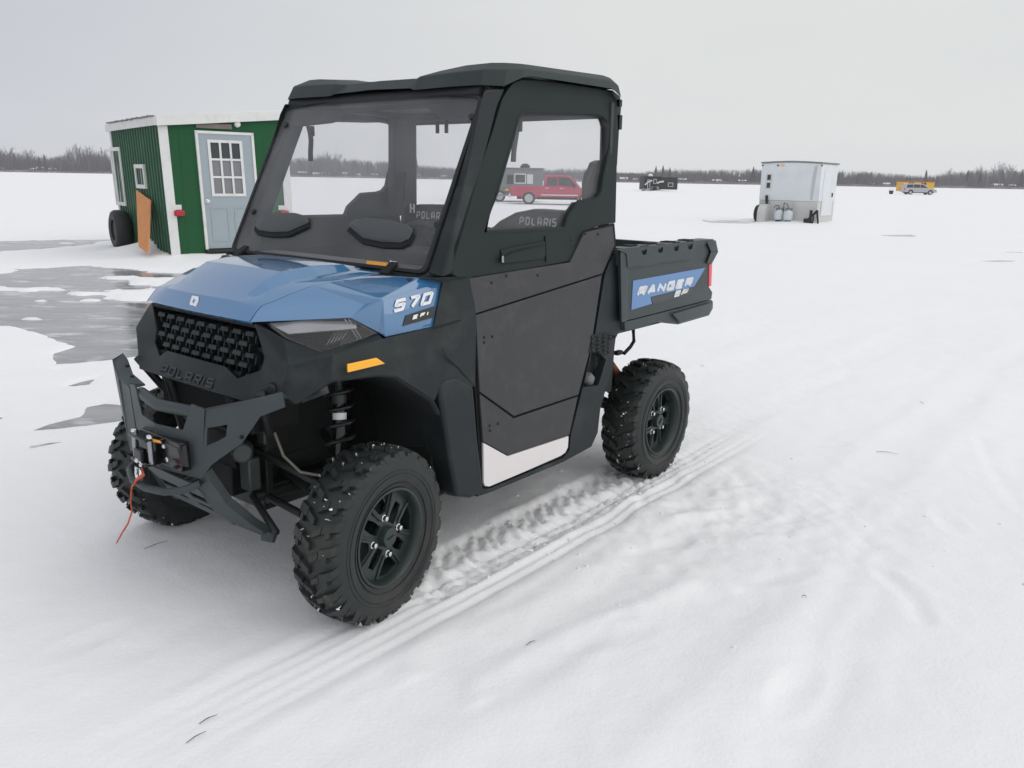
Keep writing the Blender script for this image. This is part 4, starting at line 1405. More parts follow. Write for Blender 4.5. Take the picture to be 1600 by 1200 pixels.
# ---- cab interior
def interior():
    fl = MB().box((.05, 0, .74), (1.0, 1.16, .04))
    fl.build('cab_floor', M['interior'], VEH)
    d_ = MB()
    prof = [(.66, .75), (.66, 1.12), (.58, 1.145), (.44, 1.15), (.36, 1.12), (.34, 1.0), (.40, .80)]
    d_.prism([V3((x, -.57, z)) for x, z in prof], V3((0, 1.14, 0)))
    ds = d_.build('dashboard', M['dash'], VEH, bevel=.02, seg=3)
    cl = MB().prism([V3((x, .16, z)) for x, z in ((.42, 1.15), (.46, 1.20), (.40, 1.225), (.33, 1.15))], V3((0, .28, 0)))
    cl.build('instrument_pod', M['plastic_deep'], ds, bevel=.02, seg=3)
    c, n = V3((.27, .30, 1.165)), V3((-.80, 0, .60)).normalized()
    u = V3((0, 1, 0)); v = n.cross(u)
    sw = MB().tube([c + (u * math.cos(k * math.pi / 16) + v * math.sin(k * math.pi / 16)) * .17 for k in range(32)], .015, 10, closed=True)
    for a in (.3, 2.84, 4.71):
        sw.tube([c - n * .02, c + (u * math.cos(a) + v * math.sin(a)) * .165], .012, 8)
    sw.lathe([(.05, -.03), (.05, .01), (.03, .015)], c, n, 20)
    sw.tube([c, c - n * .25], .025, 10)
    sw.build('steering_wheel', M['plastic_deep'], VEH)
    # two-part bench: cushion, tall backs carrying the name
    st = MB()
    st.box((-.08, 0, .86), (.50, 1.12, .16))
    se = st.build('seat', M['seat_vinyl'], VEH, bevel=.035, seg=3)
    for s in (1, -1):
        sb = MB()
        o_ = [(.02, .90), (.02, 1.225), (.10, 1.285), (.185, 1.325), (.29, 1.345), (.45, 1.342), (.54, 1.325), (.555, 1.27), (.555, .90)]
        sb.prism([V3((-.345 - .12 * (z - 1.3), s * y, z)) for y, z in o_], V3((-.11, 0, 0)))
        b = sb.build('seat_back', M['seat_vinyl'], se, bevel=.02, seg=3)
        t = MB()
        x = -.337
        lettering(t, 'POLARIS', V3((x, s * .335 - .105, 1.272)), V3((x, s * .335 + .105, 1.272)), V3((-.005, 0, .037)), .0062, gap=.42, cut=.2)
        t.build('seat_letters', M['letter_silver'], se)
        if s < 0:
            bl = MB().grid([[V3((-.36, s * .545, 1.50)), V3((-.31, s * .52, 1.3)), V3((-.28, s * .50, 1.1))], [V3((-.34, s * .51, 1.50)), V3((-.29, s * .485, 1.3)), V3((-.26, s * .465, 1.1))]])
            bl.build('seat_belt', M['interior'], VEH, solid=.004)
            bk = MB()
            for dy in (-.012, .012):
                bk.box((-.27, .02 + dy - .42, 1.325), (.006, .006, .045))
            bk.box((-.27, .02 - .42, 1.325), (.006, .02, .006))
            bk.build('belt_buckle', M['letter_white'], VEH)
        else:                                       # belt guide at the driver's rear post
            bg_ = MB()
            q = [S(a, b, .57) for a, b in ((938, 250), (929, 254), (925, 264), (921, 270), (917, 286), (917, 316), (925, 318), (931, 300), (935, 284), (942, 272), (944, 255))]
            bg_.plate(q, V3((0, -.03, 0)))
            bg_.build('belt_guide', M['seat_vinyl'], VEH, bevel=.006)
            bl = MB().plate([S(a, b, .53) for a, b in ((934, 276), (941, 270), (938, 300), (934, 316), (926, 318), (931, 300))], V3((0, -.006, 0)))
            bl.build('seat_belt', M['void_black'], VEH)
        # dark post lining between door and rear window
        if s > 0: continue
        xf = -.30
        pl_ = MB().prism([V3((xf, s * .615, 1.28)), V3((xf, s * .60, 1.76)), V3((-.44, s * .585, 1.76)), V3((-.44, s * .59, 1.28))], V3((0, -s * .05, 0)))
        pl_.build('post_lining', M['interior'], VEH, bevel=.01)
    # rear panel and window frame of the cab
    rp = MB().plate([V3((-.455, -.60, .80)), V3((-.455, .63, .80)), V3((-.455, .63, 1.80)), V3((-.455, -.60, 1.80))], V3((-.02, 0, 0)),
                    [[V3((-.455, -.575, 1.24)), V3((-.455, .605, 1.24)), V3((-.455, .602, 1.735)), V3((-.455, -.57, 1.735))]])
    rp.build('rear_panel', M['interior'], VEH, bevel=.005)
    pn = MB().plate([V3((-.467, -.575, 1.24)), V3((-.467, .605, 1.24)), V3((-.467, .602, 1.735)), V3((-.467, -.57, 1.735))], V3((-.003, 0, 0)))
    pn.build('rear_window', M['side_glass'], VEH, smooth=0)
    lq = MB().plate([V3((.28, -.58, 1.785)), V3((.28, .58, 1.785)), V3((-.49, .58, 1.785)), V3((-.49, -.58, 1.785))], V3((0, 0, .01)))
    lq.build('headliner', M['interior'], VEH)
    cp = MB().box((.62, 0, 1.115), (.16, 1.16, .05))
    cp.build('cowl', M['plastic'], VEH, bevel=.01)
    hk = MB()
    for y in (-.30, -.24):
        hk.box((-.35, y, 1.715), (.012, .018, .06))
    hk.build_each('roof_hook', M['plastic_deep'], VEH, bevel=.003)
interior()
# ------------------------------------------------------------------ lake: snow, ice, shore
def hash2(ix, iy, s):
    h = (ix * 374761393 + iy * 668265263 + s * 974634777) & 0xFFFFFFFF
    h = ((h ^ (h >> 13)) * 1274126177) & 0xFFFFFFFF
    return ((h ^ (h >> 16)) & 0xFFFF) / 65535.0
def vnoise(x, y, s=0):
    ix, iy = np.floor(x).astype(np.int64), np.floor(y).astype(np.int64)
    fx, fy = x - ix, y - iy
    fx, fy = fx * fx * (3 - 2 * fx), fy * fy * (3 - 2 * fy)
    return ((hash2(ix, iy, s) * (1 - fx) + hash2(ix + 1, iy, s) * fx) * (1 - fy) +
            (hash2(ix, iy + 1, s) * (1 - fx) + hash2(ix + 1, iy + 1, s) * fx) * fy) - .5
def fbm(x, y, s=0, o=4):
    t, a = 0, 1.0
    for i in range(o):
        t = t + a * vnoise(x * 2 ** i, y * 2 ** i, s + i * 17)
        a *= .5
    return t
def axis(lo, hi, f0, f1, step, g1, lim1, g2):
    a = list(np.arange(f0, f1, step))
    s, p = step, a[-1]
    while p < hi:
        s *= g1 if p < lim1[1] else g2
        p += s
        a.append(p)
    s, p = step, a[0]
    b = []
    while p > lo:
        s *= g1 if p > lim1[0] else g2
        p -= s
        b.append(p)
    return np.array(b[::-1] + a)
xs = axis(-1000, 1000, -2.3, 2.9, .015, 1.02, (-14, 6), 1.09)
ys = axis(-35, 560, 1.7, 5.6, .015, 1.013, (-1, 18), 1.09)
GX, GY = np.meshgrid(xs, ys)
def ground_height(X, Y):
    # vehicle frame: track coordinates along / across
    dx, dy = X - VX, Y - VY
    lx, ly = VC * dx + VS * dy, -VS * dx + VC * dy
    near = np.exp(-((np.maximum(0, np.hypot(X, Y - 3.5) - 6) / 8) ** 2))
    H = .012 + .030 * fbm(X * .35, Y * .35, 3, 3) + .010 * fbm(lx * .8, ly * 3.0, 9, 3) * near
    H += .004 * fbm(X * 7, Y * 7, 21, 3) * near
    # packed tread track between and behind the wheels
    for side in (1, -1):
        t = (ly - side * .615) / .125
        wdw = np.clip(1.25 - np.abs(t), 0, .25) * 4
        on = wdw * np.clip((.85 - lx) * 6, 0, 1) * np.clip((lx + 9) * .5, 0, 1)
        ch = np.sin((lx + np.abs(t) * .05) / .034 * math.pi + side) * np.sin(t * 6.5 + 1.2 * np.sin(lx * 40)) + 1.3 * fbm(lx * 14, ly * 14, 7, 3)
        H += on * (-.017 + .011 * np.tanh(ch * 2.5) + .006 * fbm(lx * 25, ly * 25, 5, 2)) * np.clip((lx + 1.6) * 1.2, .12, 1)
        # pushed-up edge
        H += .010 * np.exp(-((np.abs(t) - 1.35) / .25) ** 2) * np.clip((.9 - lx) * 4, 0, 1) * np.clip((lx + 2.0) * 1.2, .1, 1) * near * (.6 + 1.2 * fbm(lx * 4, ly * 4, 31, 2))
    # older ribbed tyre track running alongside
    P0, P1 = TR0, TR1
    d = (P1 - P0); d /= np.linalg.norm(d)
    s_ = (X - P0[0]) * d[0] + (Y - P0[1]) * d[1]
    t = -(X - P0[0]) * d[1] + (Y - P0[1]) * d[0] + .015 * np.sin(s_ * .9) 
    wdw = np.clip((.135 - np.abs(t)) / .02, 0, 1) * np.clip((s_ + .3) * 2, 0, 1) * np.clip((3.75 - s_) * .7, 0, 1)
    wdw = wdw * np.clip(.25 + s_ * .30, .2, 1)
    H += wdw * (-.012 - .0078 * (1 + .6 * fbm(X * 3, Y * 3, 34, 3)) * np.cos(t / .050 * 2 * math.pi)) 
    H += .005 * np.exp(-((np.abs(t) - .165) / .03) ** 2) * np.clip((s_ + .3) * 2, 0, 1) * np.clip((3.75 - s_) * .7, 0, 1)
    # a second, softer rut further right and drifted tracks to the corner
    for off, amp, wd in ((-.75, .016, .10), (-1.30, .012, .16), (-2.2, .014, .12), (-3.0, .010, .2)):
        tt = t - off + .10 * fbm(s_ * .6, s_ * 0 + off, 41, 2)
        fade = .5 + fbm(s_ * .8, s_ * 0 + off * 3, 43, 2)
        amp *= .45
        H += (-amp * np.exp(-(tt / wd) ** 2) + amp * .8 * np.exp(-((np.abs(tt) - 1.8 * wd) / (wd * .6)) ** 2)) * np.clip(fade, 0, 1) * near
    # soft ruts and wind-filled tracks crossing the open snow
    for pts, wd, dp, berm in RUTS:
        dm = np.full(X.shape, 9.0); sg = np.zeros(X.shape)
        for i in range(len(pts) - 1):
            a, b = pts[i], pts[i + 1]
            ab = b - a
            u = np.clip(((X - a[0]) * ab[0] + (Y - a[1]) * ab[1]) / (ab @ ab), 0, 1)
            ex, ey = X - a[0] - u * ab[0], Y - a[1] - u * ab[1]
            q = np.hypot(ex, ey)
            cl = q < dm
            dm = np.where(cl, q, dm)
            sg = np.where(cl, np.sign(ab[0] * ey - ab[1] * ex), sg)
        dm = dm + .03 * fbm(X * 3, Y * 3, 47, 3)
        dp, berm = dp * .5, berm * .5
        H += -dp * np.exp(-(dm / wd) ** 2) * (1 + .9 * fbm(X * 5, Y * 5, 48, 3)) + berm * np.exp(-((dm - 1.7 * wd) / (.7 * wd)) ** 2) * (sg > 0)
    # trampled patch beside the rear wheel, footprints
    tr_ = np.exp(-(((X - TRM[0]) / .75) ** 2 + ((Y - TRM[1]) / .55) ** 2))
    H += tr_ * (.032 * fbm(X * 3.5, Y * 3.5, 55, 3) + (.030) * (.25 - np.abs(fbm(X * 6, Y * 6, 57, 4))) + .010 * fbm(X * 16, Y * 16, 58, 2))
    H += .006 * near * np.clip(fbm(X * .9, Y * .9, 59, 2) + .1, 0, 1) * fbm(X * 11, Y * 11, 60, 3)
    rnd = random.Random(4)
    for fx, fy, a in FOOT:
        c_, s2 = math.cos(a), math.sin(a)
        ex, ey = (X - fx) * c_ + (Y - fy) * s2, -(X - fx) * s2 + (Y - fy) * c_
        q = (ex / .14) ** 2 + (ey / .055) ** 2
        H += (-.004 * np.exp(-q) + .0015 * np.exp(-((q - 1.7) / .7) ** 2)) * (1 + 2 * fbm(X * 6, Y * 6, 81, 2))
    # drifts against the hut and the trailers
    for bx, by, bh, br in DRIFT:
        r2 = ((X - bx) ** 2 + (Y - by) ** 2) / br ** 2
        H += bh * np.exp(-r2) * (1 + .8 * fbm(X * 2.5, Y * 2.5, 71, 3))
    return H
def gp(px, py):
    p = W(px, py)
    return np.array([p.x, p.y])
TR0, TR1 = gp(300, 1143), gp(985, 779)
TRM = gp(1090, 800)
RUTS = [([gp(*q) for q in pl], wd, dp, bm) for pl, wd, dp, bm in (
    ([(700, 1045), (850, 975), (975, 905), (1090, 828)], .07, .014, .012), ([(790, 1085), (930, 1005), (1060, 955), (1115, 938)], .06, .010, .014),
    ([(1215, 1180), (1275, 1060), (1325, 935), (1392, 820)], .08, .012, .006), ([(1255, 1190), (1320, 1070), (1372, 930), (1400, 880)], .05, .008, .005),
    ([(1385, 905), (1415, 930), (1440, 975)], .035, .012, .004), ([(1598, 805), (1560, 755), (1530, 690)], .04, .008, .003),
    ([(480, 1198), (760, 1075), (900, 1000)], .10, .008, .008), ([(1000, 868), (1025, 880), (1050, 895)], .03, .012, .004),
    ([(1080, 700), (1210, 640), (1330, 590)], .10, .008, .006), ([(960, 640), (1200, 560), (1420, 500)], .14, .010, .005))]
FOOT = [(*gp(1140, 812), .5), (*gp(1060, 850), .7), (*gp(1215, 905), .3), (*gp(1330, 760), .9), (*gp(1010, 905), .4), (*gp(1165, 950), .8),
        (*gp(130, 1010), 1.0), (*gp(1290, 700), .2), (*gp(1420, 930), 1.9), (*gp(960, 1000), .5), (*gp(1240, 1080), .9), (*gp(1480, 820), 1.4)]
DRIFT = []
for px, py, h_, r_ in ((250, 398, .14, .55), (215, 396, .10, .7), (330, 396, .16, .8), (400, 392, .22, 1.0), (265, 406, .06, .4),
                       (1200, 346, .10, .9), (1240, 350, .09, .9), (1280, 351, .10, .8), (1032, 299, .3, 2.0), (1432, 303, .3, 2.2)):
    p = W(px, py)
    DRIFT.append((p.x, p.y + .35, h_, r_))
ICE = [[(-160, 424), (-20, 424), (40, 414), (100, 412), (180, 417), (262, 422), (330, 440), (330, 540), (216, 549), (150, 557), (42, 569), (52, 548), (92, 535), (60, 520), (0, 508), (-160, 500)],
       [(-160, 394), (0, 394), (70, 390), (120, 384), (182, 380), (190, 374), (110, 371), (-160, 378)],
       [(18, 672), (60, 656), (108, 645), (120, 630), (160, 622), (196, 626), (192, 654), (120, 664)],
       [(22, 690), (70, 682), (146, 679), (90, 688), (34, 700)], [(84, 601), (120, 590), (164, 581), (140, 598), (110, 602)],
       [(-60, 646), (0, 643), (19, 644), (0, 653), (-60, 662)], [(70, 574), (110, 569), (100, 577)],
       [(1398, 366), (1440, 365), (1446, 369), (1410, 370)], [(1530, 404), (1560, 402), (1572, 407), (1540, 408)], [(1100, 344), (1180, 346), (1180, 348), (1110, 347)], [(1565, 390), (1600, 392), (1620, 397), (1580, 396)]]
def ice_mask(X, Y):
    """signed distance to the bare-ice outlines, roughened"""
    best = np.full(X.shape, 9.0)
    for poly in ICE:
        P = np.array([gp(a, b) for a, b in poly])
        lo, hi = P.min(0) - 1.5, P.max(0) + 1.5
        sel = (X > lo[0]) & (X < hi[0]) & (Y > lo[1]) & (Y < hi[1])
        if not sel.any(): continue
        x, y = X[sel], Y[sel]
        sc = 1 + np.clip((y - 5) / 12, 0, 1) * 1.5
        amp = min(1.0, (hi - lo - 3).min() / 1.5)
        x = x + .35 * fbm(x * .9, y * .9, 5, 4) * sc * amp
        y = y + .35 * fbm(x * .9, y * .9, 6, 4) * sc * amp
        dmin = np.full(x.shape, 9.0)
        ins = np.zeros(x.shape, bool)
        for i in range(len(P)):
            a, b = P[i - 1], P[i]
            ab = b - a
            t = np.clip(((x - a[0]) * ab[0] + (y - a[1]) * ab[1]) / (ab @ ab), 0, 1)
            dmin = np.minimum(dmin, np.hypot(x - a[0] - t * ab[0], y - a[1] - t * ab[1]))
            cond = ((a[1] > y) != (b[1] > y))
            with np.errstate(divide='ignore', invalid='ignore'):
                ins ^= cond & (x < (b[0] - a[0]) * (y - a[1]) / (b[1] - a[1]) + a[0])
        sdv = np.where(ins, -dmin, dmin)
        best[sel] = np.minimum(best[sel], sdv)
    return best
HZ = ground_height(GX, GY)
IM = ice_mask(GX, GY)
streak = fbm(GX * .55 + GY * .15, GY * 1.5, 91, 4)          # blown snow left lying on the ice
cover = np.clip((-IM) / .10, 0, 1) * np.clip((.42 - streak - .55 * fbm(GX * 1.3 + GY * .5, GY * 5.0, 93, 4)) * 12, 0, 1)
ICE_Z = -.030
HZ = HZ * (1 - cover) + (ICE_Z - .03 + .012 * fbm(GX * 3, GY * 3, 12, 3)) * cover
thin = np.clip(1 - IM / .5, 0, 1)                            # snow thins towards the ice
HZ = HZ - .018 * thin * (1 - cover)
HZ = np.where(cover > .02, HZ, np.maximum(HZ, ICE_Z + .003))
def grid_mesh(name, X, Y, Z, material):
    ny, nx = X.shape
    me = bpy.data.meshes.new(name)
    me.vertices.add(nx * ny)
    me.vertices.foreach_set('co', np.stack([X, Y, Z], -1).reshape(-1).astype(np.float32))
    idx = np.arange(nx * ny).reshape(ny, nx)
    q = np.stack([idx[:-1, :-1], idx[:-1, 1:], idx[1:, 1:], idx[1:, :-1]], -1).reshape(-1, 4)
    me.loops.add(q.size)
    me.loops.foreach_set('vertex_index', q.reshape(-1).astype(np.int32))
    me.polygons.add(len(q))
    me.polygons.foreach_set('loop_start', np.arange(0, q.size, 4, dtype=np.int32))
    me.polygons.foreach_set('use_smooth', np.ones(len(q), bool))
    me.update(calc_edges=True)
    me.materials.append(material)
    o = bpy.data.objects.new(name, me)
    COL.objects.link(o)
    return o
def snow_material():
    m = bpy.data.materials.new('snow')
    m.use_nodes = True
    t = m.node_tree
    b = t.nodes['Principled BSDF']
    b.inputs['Roughness'].default_value = .75
    b.inputs['Specular IOR Level'].default_value = .25
    c = N('ShaderNodeTexCoord', t)
    n = N('ShaderNodeTexNoise', t)
    n.inputs['Scale'].default_value = .5
    n.inputs['Detail'].default_value = 7
    t.links.new(c.outputs['Object'], n.inputs['Vector'])
    mm = N('ShaderNodeMix', t, data_type='RGBA')
    mm.inputs[6].default_value = (.88, .88, .90, 1)
    mm.inputs[7].default_value = (.93, .93, .945, 1)
    t.links.new(n.outputs[0], mm.inputs[0])
    t.links.new(mm.outputs[2], b.inputs['Base Color'])
    n1 = N('ShaderNodeTexNoise', t)
    n1.inputs['Scale'].default_value = 70
    n1.inputs['Detail'].default_value = 5
    n1.inputs['Roughness'].default_value = .7
    n2 = N('ShaderNodeTexNoise', t)
    n2.inputs['Scale'].default_value = 5
    n2.inputs['Detail'].default_value = 6
    for q in (n1, n2):
        t.links.new(c.outputs['Object'], q.inputs['Vector'])
    b1 = N('ShaderNodeBump', t); b1.inputs['Strength'].default_value = .6; b1.inputs['Distance'].default_value = .005
    b2 = N('ShaderNodeBump', t); b2.inputs['Strength'].default_value = .35; b2.inputs['Distance'].default_value = .025
    t.links.new(n1.outputs[0], b1.inputs['Height'])
    t.links.new(n2.outputs[0], b2.inputs['Height'])
    t.links.new(b2.outputs[0], b1.inputs['Normal'])
    t.links.new(b1.outputs[0], b.inputs['Normal'])
    MAT['snow'] = m
    return m
def ice_material():
    m = bpy.data.materials.new('ice')
    m.use_nodes = True
    t = m.node_tree
    b = t.nodes['Principled BSDF']
    c = N('ShaderNodeTexCoord', t)
    mp_ = N('ShaderNodeMapping', t)
    mp_.inputs['Scale'].default_value = (.6, 1.6, 1)
    t.links.new(c.outputs['Object'], mp_.inputs[0])
    n = N('ShaderNodeTexNoise', t)
    n.inputs['Scale'].default_value = 1.4
    n.inputs['Detail'].default_value = 9
    n.inputs['Roughness'].default_value = .62
    t.links.new(mp_.outputs[0], n.inputs['Vector'])
    r = N('ShaderNodeValToRGB', t)
    r.color_ramp.elements[0].position = .32; r.color_ramp.elements[0].color = (.15, .148, .155, 1)
    r.color_ramp.elements[1].position = .72; r.color_ramp.elements[1].color = (.40, .39, .405, 1)
    t.links.new(n.outputs[0], r.inputs[0])
    # wind-blown dusting of snow lying on the ice in streaks
    m3 = N('ShaderNodeMapping', t)
    m3.inputs['Scale'].default_value = (.75, 1.9, 1)
    m3.inputs['Rotation'].default_value = (0, 0, .12)
    t.links.new(c.outputs['Object'], m3.inputs[0])
    n4 = N('ShaderNodeTexNoise', t)
    n4.inputs['Scale'].default_value = 2.2
    n4.inputs['Detail'].default_value = 9
    n4.inputs['Roughness'].default_value = .66
    t.links.new(m3.outputs[0], n4.inputs['Vector'])
    r4 = N('ShaderNodeMapRange', t)
    r4.inputs[1].default_value = .54; r4.inputs[2].default_value = .70
    t.links.new(n4.outputs[0], r4.inputs[0])
    mxs = N('ShaderNodeMix', t, data_type='RGBA')
    mxs.inputs[7].default_value = (.78, .78, .81, 1)
    t.links.new(r4.outputs[0], mxs.inputs[0])
    t.links.new(r.outputs[0], mxs.inputs[6])
    t.links.new(mxs.outputs[2], b.inputs['Base Color'])
    rr = N('ShaderNodeMapRange', t)
    rr.inputs[1].default_value = .35; rr.inputs[2].default_value = .7
    rr.inputs[3].default_value = .05; rr.inputs[4].default_value = .30
    t.links.new(n.outputs[0], rr.inputs[0])
    t.links.new(rr.outputs[0], b.inputs['Roughness'])
    n2 = N('ShaderNodeTexNoise', t)
    n2.inputs['Scale'].default_value = 3
    n2.inputs['Detail'].default_value = 5
    t.links.new(mp_.outputs[0], n2.inputs['Vector'])
    b1 = N('ShaderNodeBump', t); b1.inputs['Strength'].default_value = .35; b1.inputs['Distance'].default_value = .02
    t.links.new(n2.outputs[0], b1.inputs['Height'])
    t.links.new(b1.outputs[0], b.inputs['Normal'])
    MAT['ice'] = m
    return m
snow_material(); ice_material()
tag(grid_mesh('snow_ground', GX, GY, HZ, MAT['snow']), kind='structure')
ix, iy = np.meshgrid(np.linspace(-30, 45, 60), np.linspace(2.5, 60, 60))
tag(grid_mesh('lake_ice', ix, iy, np.full(ix.shape, ICE_Z), MAT['ice']), kind='structure')
def gz(x, y):
    return float(ground_height(np.array([[x]]), np.array([[y]]))[0, 0])

# crumbs of snow thrown out along the tracks
def crumbs():
    rnd = random.Random(12)
    spots = []
    while len(spots) < 130:
        if rnd.random() < .5:
            lx, ly = rnd.uniform(-1.6, .6), .615 + rnd.choice((-1, 1)) * abs(rnd.gauss(.13, .05))
            x, y = VX + VC * lx - VS * ly, VY + VS * lx + VC * ly
        else:
            x, y = TRM[0] + rnd.gauss(0, .6), TRM[1] + rnd.gauss(0, .45)
        spots.append((x, y))
    A_ = np.array(spots)
    z = ground_height(A_[:, :1], A_[:, 1:])[:, 0]
    mb = MB()
    for (x, y), zz in zip(spots, z):
        r = rnd.uniform(.003, .008) if rnd.random() < .93 else rnd.uniform(.008, .014)
        c = V3((x, y, zz + r * .2))
        vs = [c + V3((rnd.uniform(.7, 1.2) * r * math.cos(a + q), rnd.uniform(.7, 1.2) * r * math.sin(a + q), h * r)) for h, q in ((-.5, 0), (.35, .5)) for a in (0, 1.57, 3.14, 4.71)]
        vs.append(c + V3((0, 0, r * rnd.uniform(.6, .9))))
        mb.add(vs, [[0, 1, 5, 4], [1, 2, 6, 5], [2, 3, 7, 6], [3, 0, 4, 7], [4, 5, 8], [5, 6, 8], [6, 7, 8], [7, 4, 8]])
    o = mb.build('snow_crumbs', MAT['snow'], None, merge=False, smooth=60)
    tag(o, kind='stuff')
crumbs()

# far bank of the lake
mat('bank_soil', (.10, .085, .085), .9, var=.4, vscale=.3, dirt=(.62, .63, .66), dscale=.05, damt=.9)
mat('reeds', (.23, .15, .13), .9, var=.35, vscale=.8)
bx = np.linspace(-1000, 1000, 500)
prof = [(0, -.2), (1.5, .7), (8, 1.2), (30, 2.2), (70, 4.5), (160, 6)]
SHORE = 450.0
def shore_y(x):
    return SHORE + 6 * fbm(x * .012, x * 0, 61, 3)
BX = np.repeat(bx[None], len(prof), 0)
BY_ = np.stack([shore_y(bx) + d for d, z in prof])
BZ = np.stack([z * (1 + .5 * fbm(bx * .02 + 5, bx * 0 + d, 66, 3)) for d, z in prof])
tag(grid_mesh('far_shore', BX, BY_, BZ, MAT['bank_soil']), kind='structure')
def bank_z(d):
    return float(np.interp(d, [p[0] for p in prof], [p[1] for p in prof]))

# ------------------------------------------------------------------ woods on the far bank
mat('bare_wood', (.105, .094, .108), .9, var=.35, vscale=.12)
mat('evergreen', (.022, .036, .032), .9, var=.4, vscale=.3)
TOP = [(-400, 30), (-60, 32), (0, 32), (40, 26), (85, 22), (105, 27), (130, 34), (150, 32), (180, 24), (300, 26), (440, 25), (505, 31), (560, 26), (605, 24), (650, 19), (735, 15), (850, 16), (920, 18), (965, 12), (1000, 13), (1035, 19), (1100, 19), (1170, 21), (1240, 21), (1310, 21), (1370, 20), (1425, 17), (1460, 17), (1485, 22), (1530, 26), (1565, 31), (1590, 26), (1700, 28), (2000, 26)]
def top_m(px, y):
    return 1.48 + np.interp(px, [a for a, b in TOP], [b for a, b in TOP]) * y / CAM_F
def px_to_x(px, y):
    return AY(px, 280, y).x
class Tri:
    def __init__(self):
        self.v, self.f = [], []
    def stick(self, a, b, w0, w1=0.0):
        d = (b - a)
        s = d.cross(Vector((random.uniform(-.4, .4), 1, random.uniform(-.2, .2))))
        s.normalize()
        o = len(self.v)
        if w1 > 0:
            self.v += [a - s * w0, a + s * w0, b + s * w1, b - s * w1]
            self.f.append([o, o + 1, o + 2, o + 3])
        else:
            self.v += [a - s * w0, a + s * w0, b]
            self.f.append([o, o + 1, o + 2])
    def build(self, name, m, parent=None):
        me = bpy.data.meshes.new(name)
        me.from_pydata([tuple(p) for p in self.v], [], self.f)
        me.materials.append(m)
        o = bpy.data.objects.new(name, me)
        COL.objects.link(o)
        if parent: o.parent = parent
        return o
def bare_tree(crown, trunk, base, h, fine=1.0):
    sp = h * random.uniform(.22, .34)
    top = base + Vector((random.uniform(-.03, .03) * h, 0, h * .62))
    trunk.stick(base, top, .016 * h, .007 * h)
    nl = int(9 * fine)
    for i in range(nl):
        t = random.uniform(.25, 1.0)
        a = base.lerp(top, t)
        an = random.uniform(0, 2 * math.pi)
        tilt = random.uniform(.25, .75) if t < .85 else random.uniform(.05, .5)
        L = h * (1.02 - .62 * t) * random.uniform(.55, 1.0)
        b = a + Vector((math.cos(an) * math.sin(tilt) * L, math.sin(an) * math.sin(tilt) * L, math.cos(tilt) * L))
        mx_ = base.z + h
        if b.z > mx_: b.z = mx_ - random.uniform(0, .05) * h
        crown.stick(a, b, .0052 * h, .0010 * h)
        for k in range(int(9 * fine)):
            u = random.uniform(.3, 1)
            c = a.lerp(b, u)
            l2 = h * random.uniform(.07, .17)
            d = (b - a).normalized() + Vector((random.uniform(-.9, .9), random.uniform(-.9, .9), random.uniform(-.3, .7)))
            crown.stick(c, c + d.normalized() * l2, .0032 * h)
def fir_tree(crown, trunk, base, h):
    trunk.stick(base, base + Vector((0, 0, h * .9)), .018 * h, .004 * h)
    n = int(16 + h)
    for i in range(n):
        t = (i + .5) / n
        z = h * (.1 + .9 * t)
        L = h * .23 * (1 - t) ** .8 * random.uniform(.65, 1.15) + .1
        for k in range(7):
            an = random.uniform(0, 2 * math.pi)
            a = base + Vector((0, 0, z))
            b = a + Vector((math.cos(an) * L, math.sin(an) * L, -L * random.uniform(.1, .5)))
            crown.stick(a + Vector((0, 0, .03 * h)), b, .03 * h, .006 * h)
wood, firs = Tri(), Tri()
for i in range(4300):
    px = random.uniform(-600, 2250)
    d = 4 + 60 * random.random() ** 1.3
    y = SHORE + d
    x = px_to_x(px, y)
    tm = top_m(px, y)
    z0 = bank_z(d)
    h = (tm - z0) * min(.97, random.gauss(.84, .08))
    if random.random() < .03:
        fir_tree(firs, firs, Vector((x, y, z0)), h * .85)
    else:
        bare_tree(wood, wood, Vector((x, y, z0)), h, .82)
    for k in range(7):                                       # poles and saplings filling the stand
        a = Vector((x + random.uniform(-4, 4), y + random.uniform(-5, 5), z0))
        wood.stick(a, a + Vector((random.uniform(-.9, .9), 0, (tm - z0) * random.uniform(.35, .82))), random.uniform(.06, .20))
    for k in range(6):                                       # brush under the trees
        a = Vector((x + random.uniform(-3, 3), SHORE + 3 + random.uniform(0, 45), 0)); a.z = bank_z(a.y - SHORE)
        wood.stick(a, a + Vector((random.uniform(-.6, .6), 0, random.uniform(1.0, 3.6))), random.uniform(.05, .25))
tag(wood.build('far_woods', MAT['bare_wood']), kind='stuff')
tag(firs.build('far_evergreens', MAT['evergreen']), kind='stuff')
reed = Tri()
for i in range(5200):
    px = random.uniform(-200, 1800)
    y = SHORE - 1 + random.uniform(-2, 4)
    x = px_to_x(px, y)
    if px > 420 and random.random() < .45: continue
    a = Vector((x, shore_y(np.array([x]))[0] + random.uniform(-1.5, 3), 0))
    reed.stick(a, a + Vector((random.uniform(-.5, .5), 0, random.uniform(.5, 1.3))), random.uniform(.1, .4))
tag(reed.build('shore_reeds', MAT['reeds']), kind='stuff')

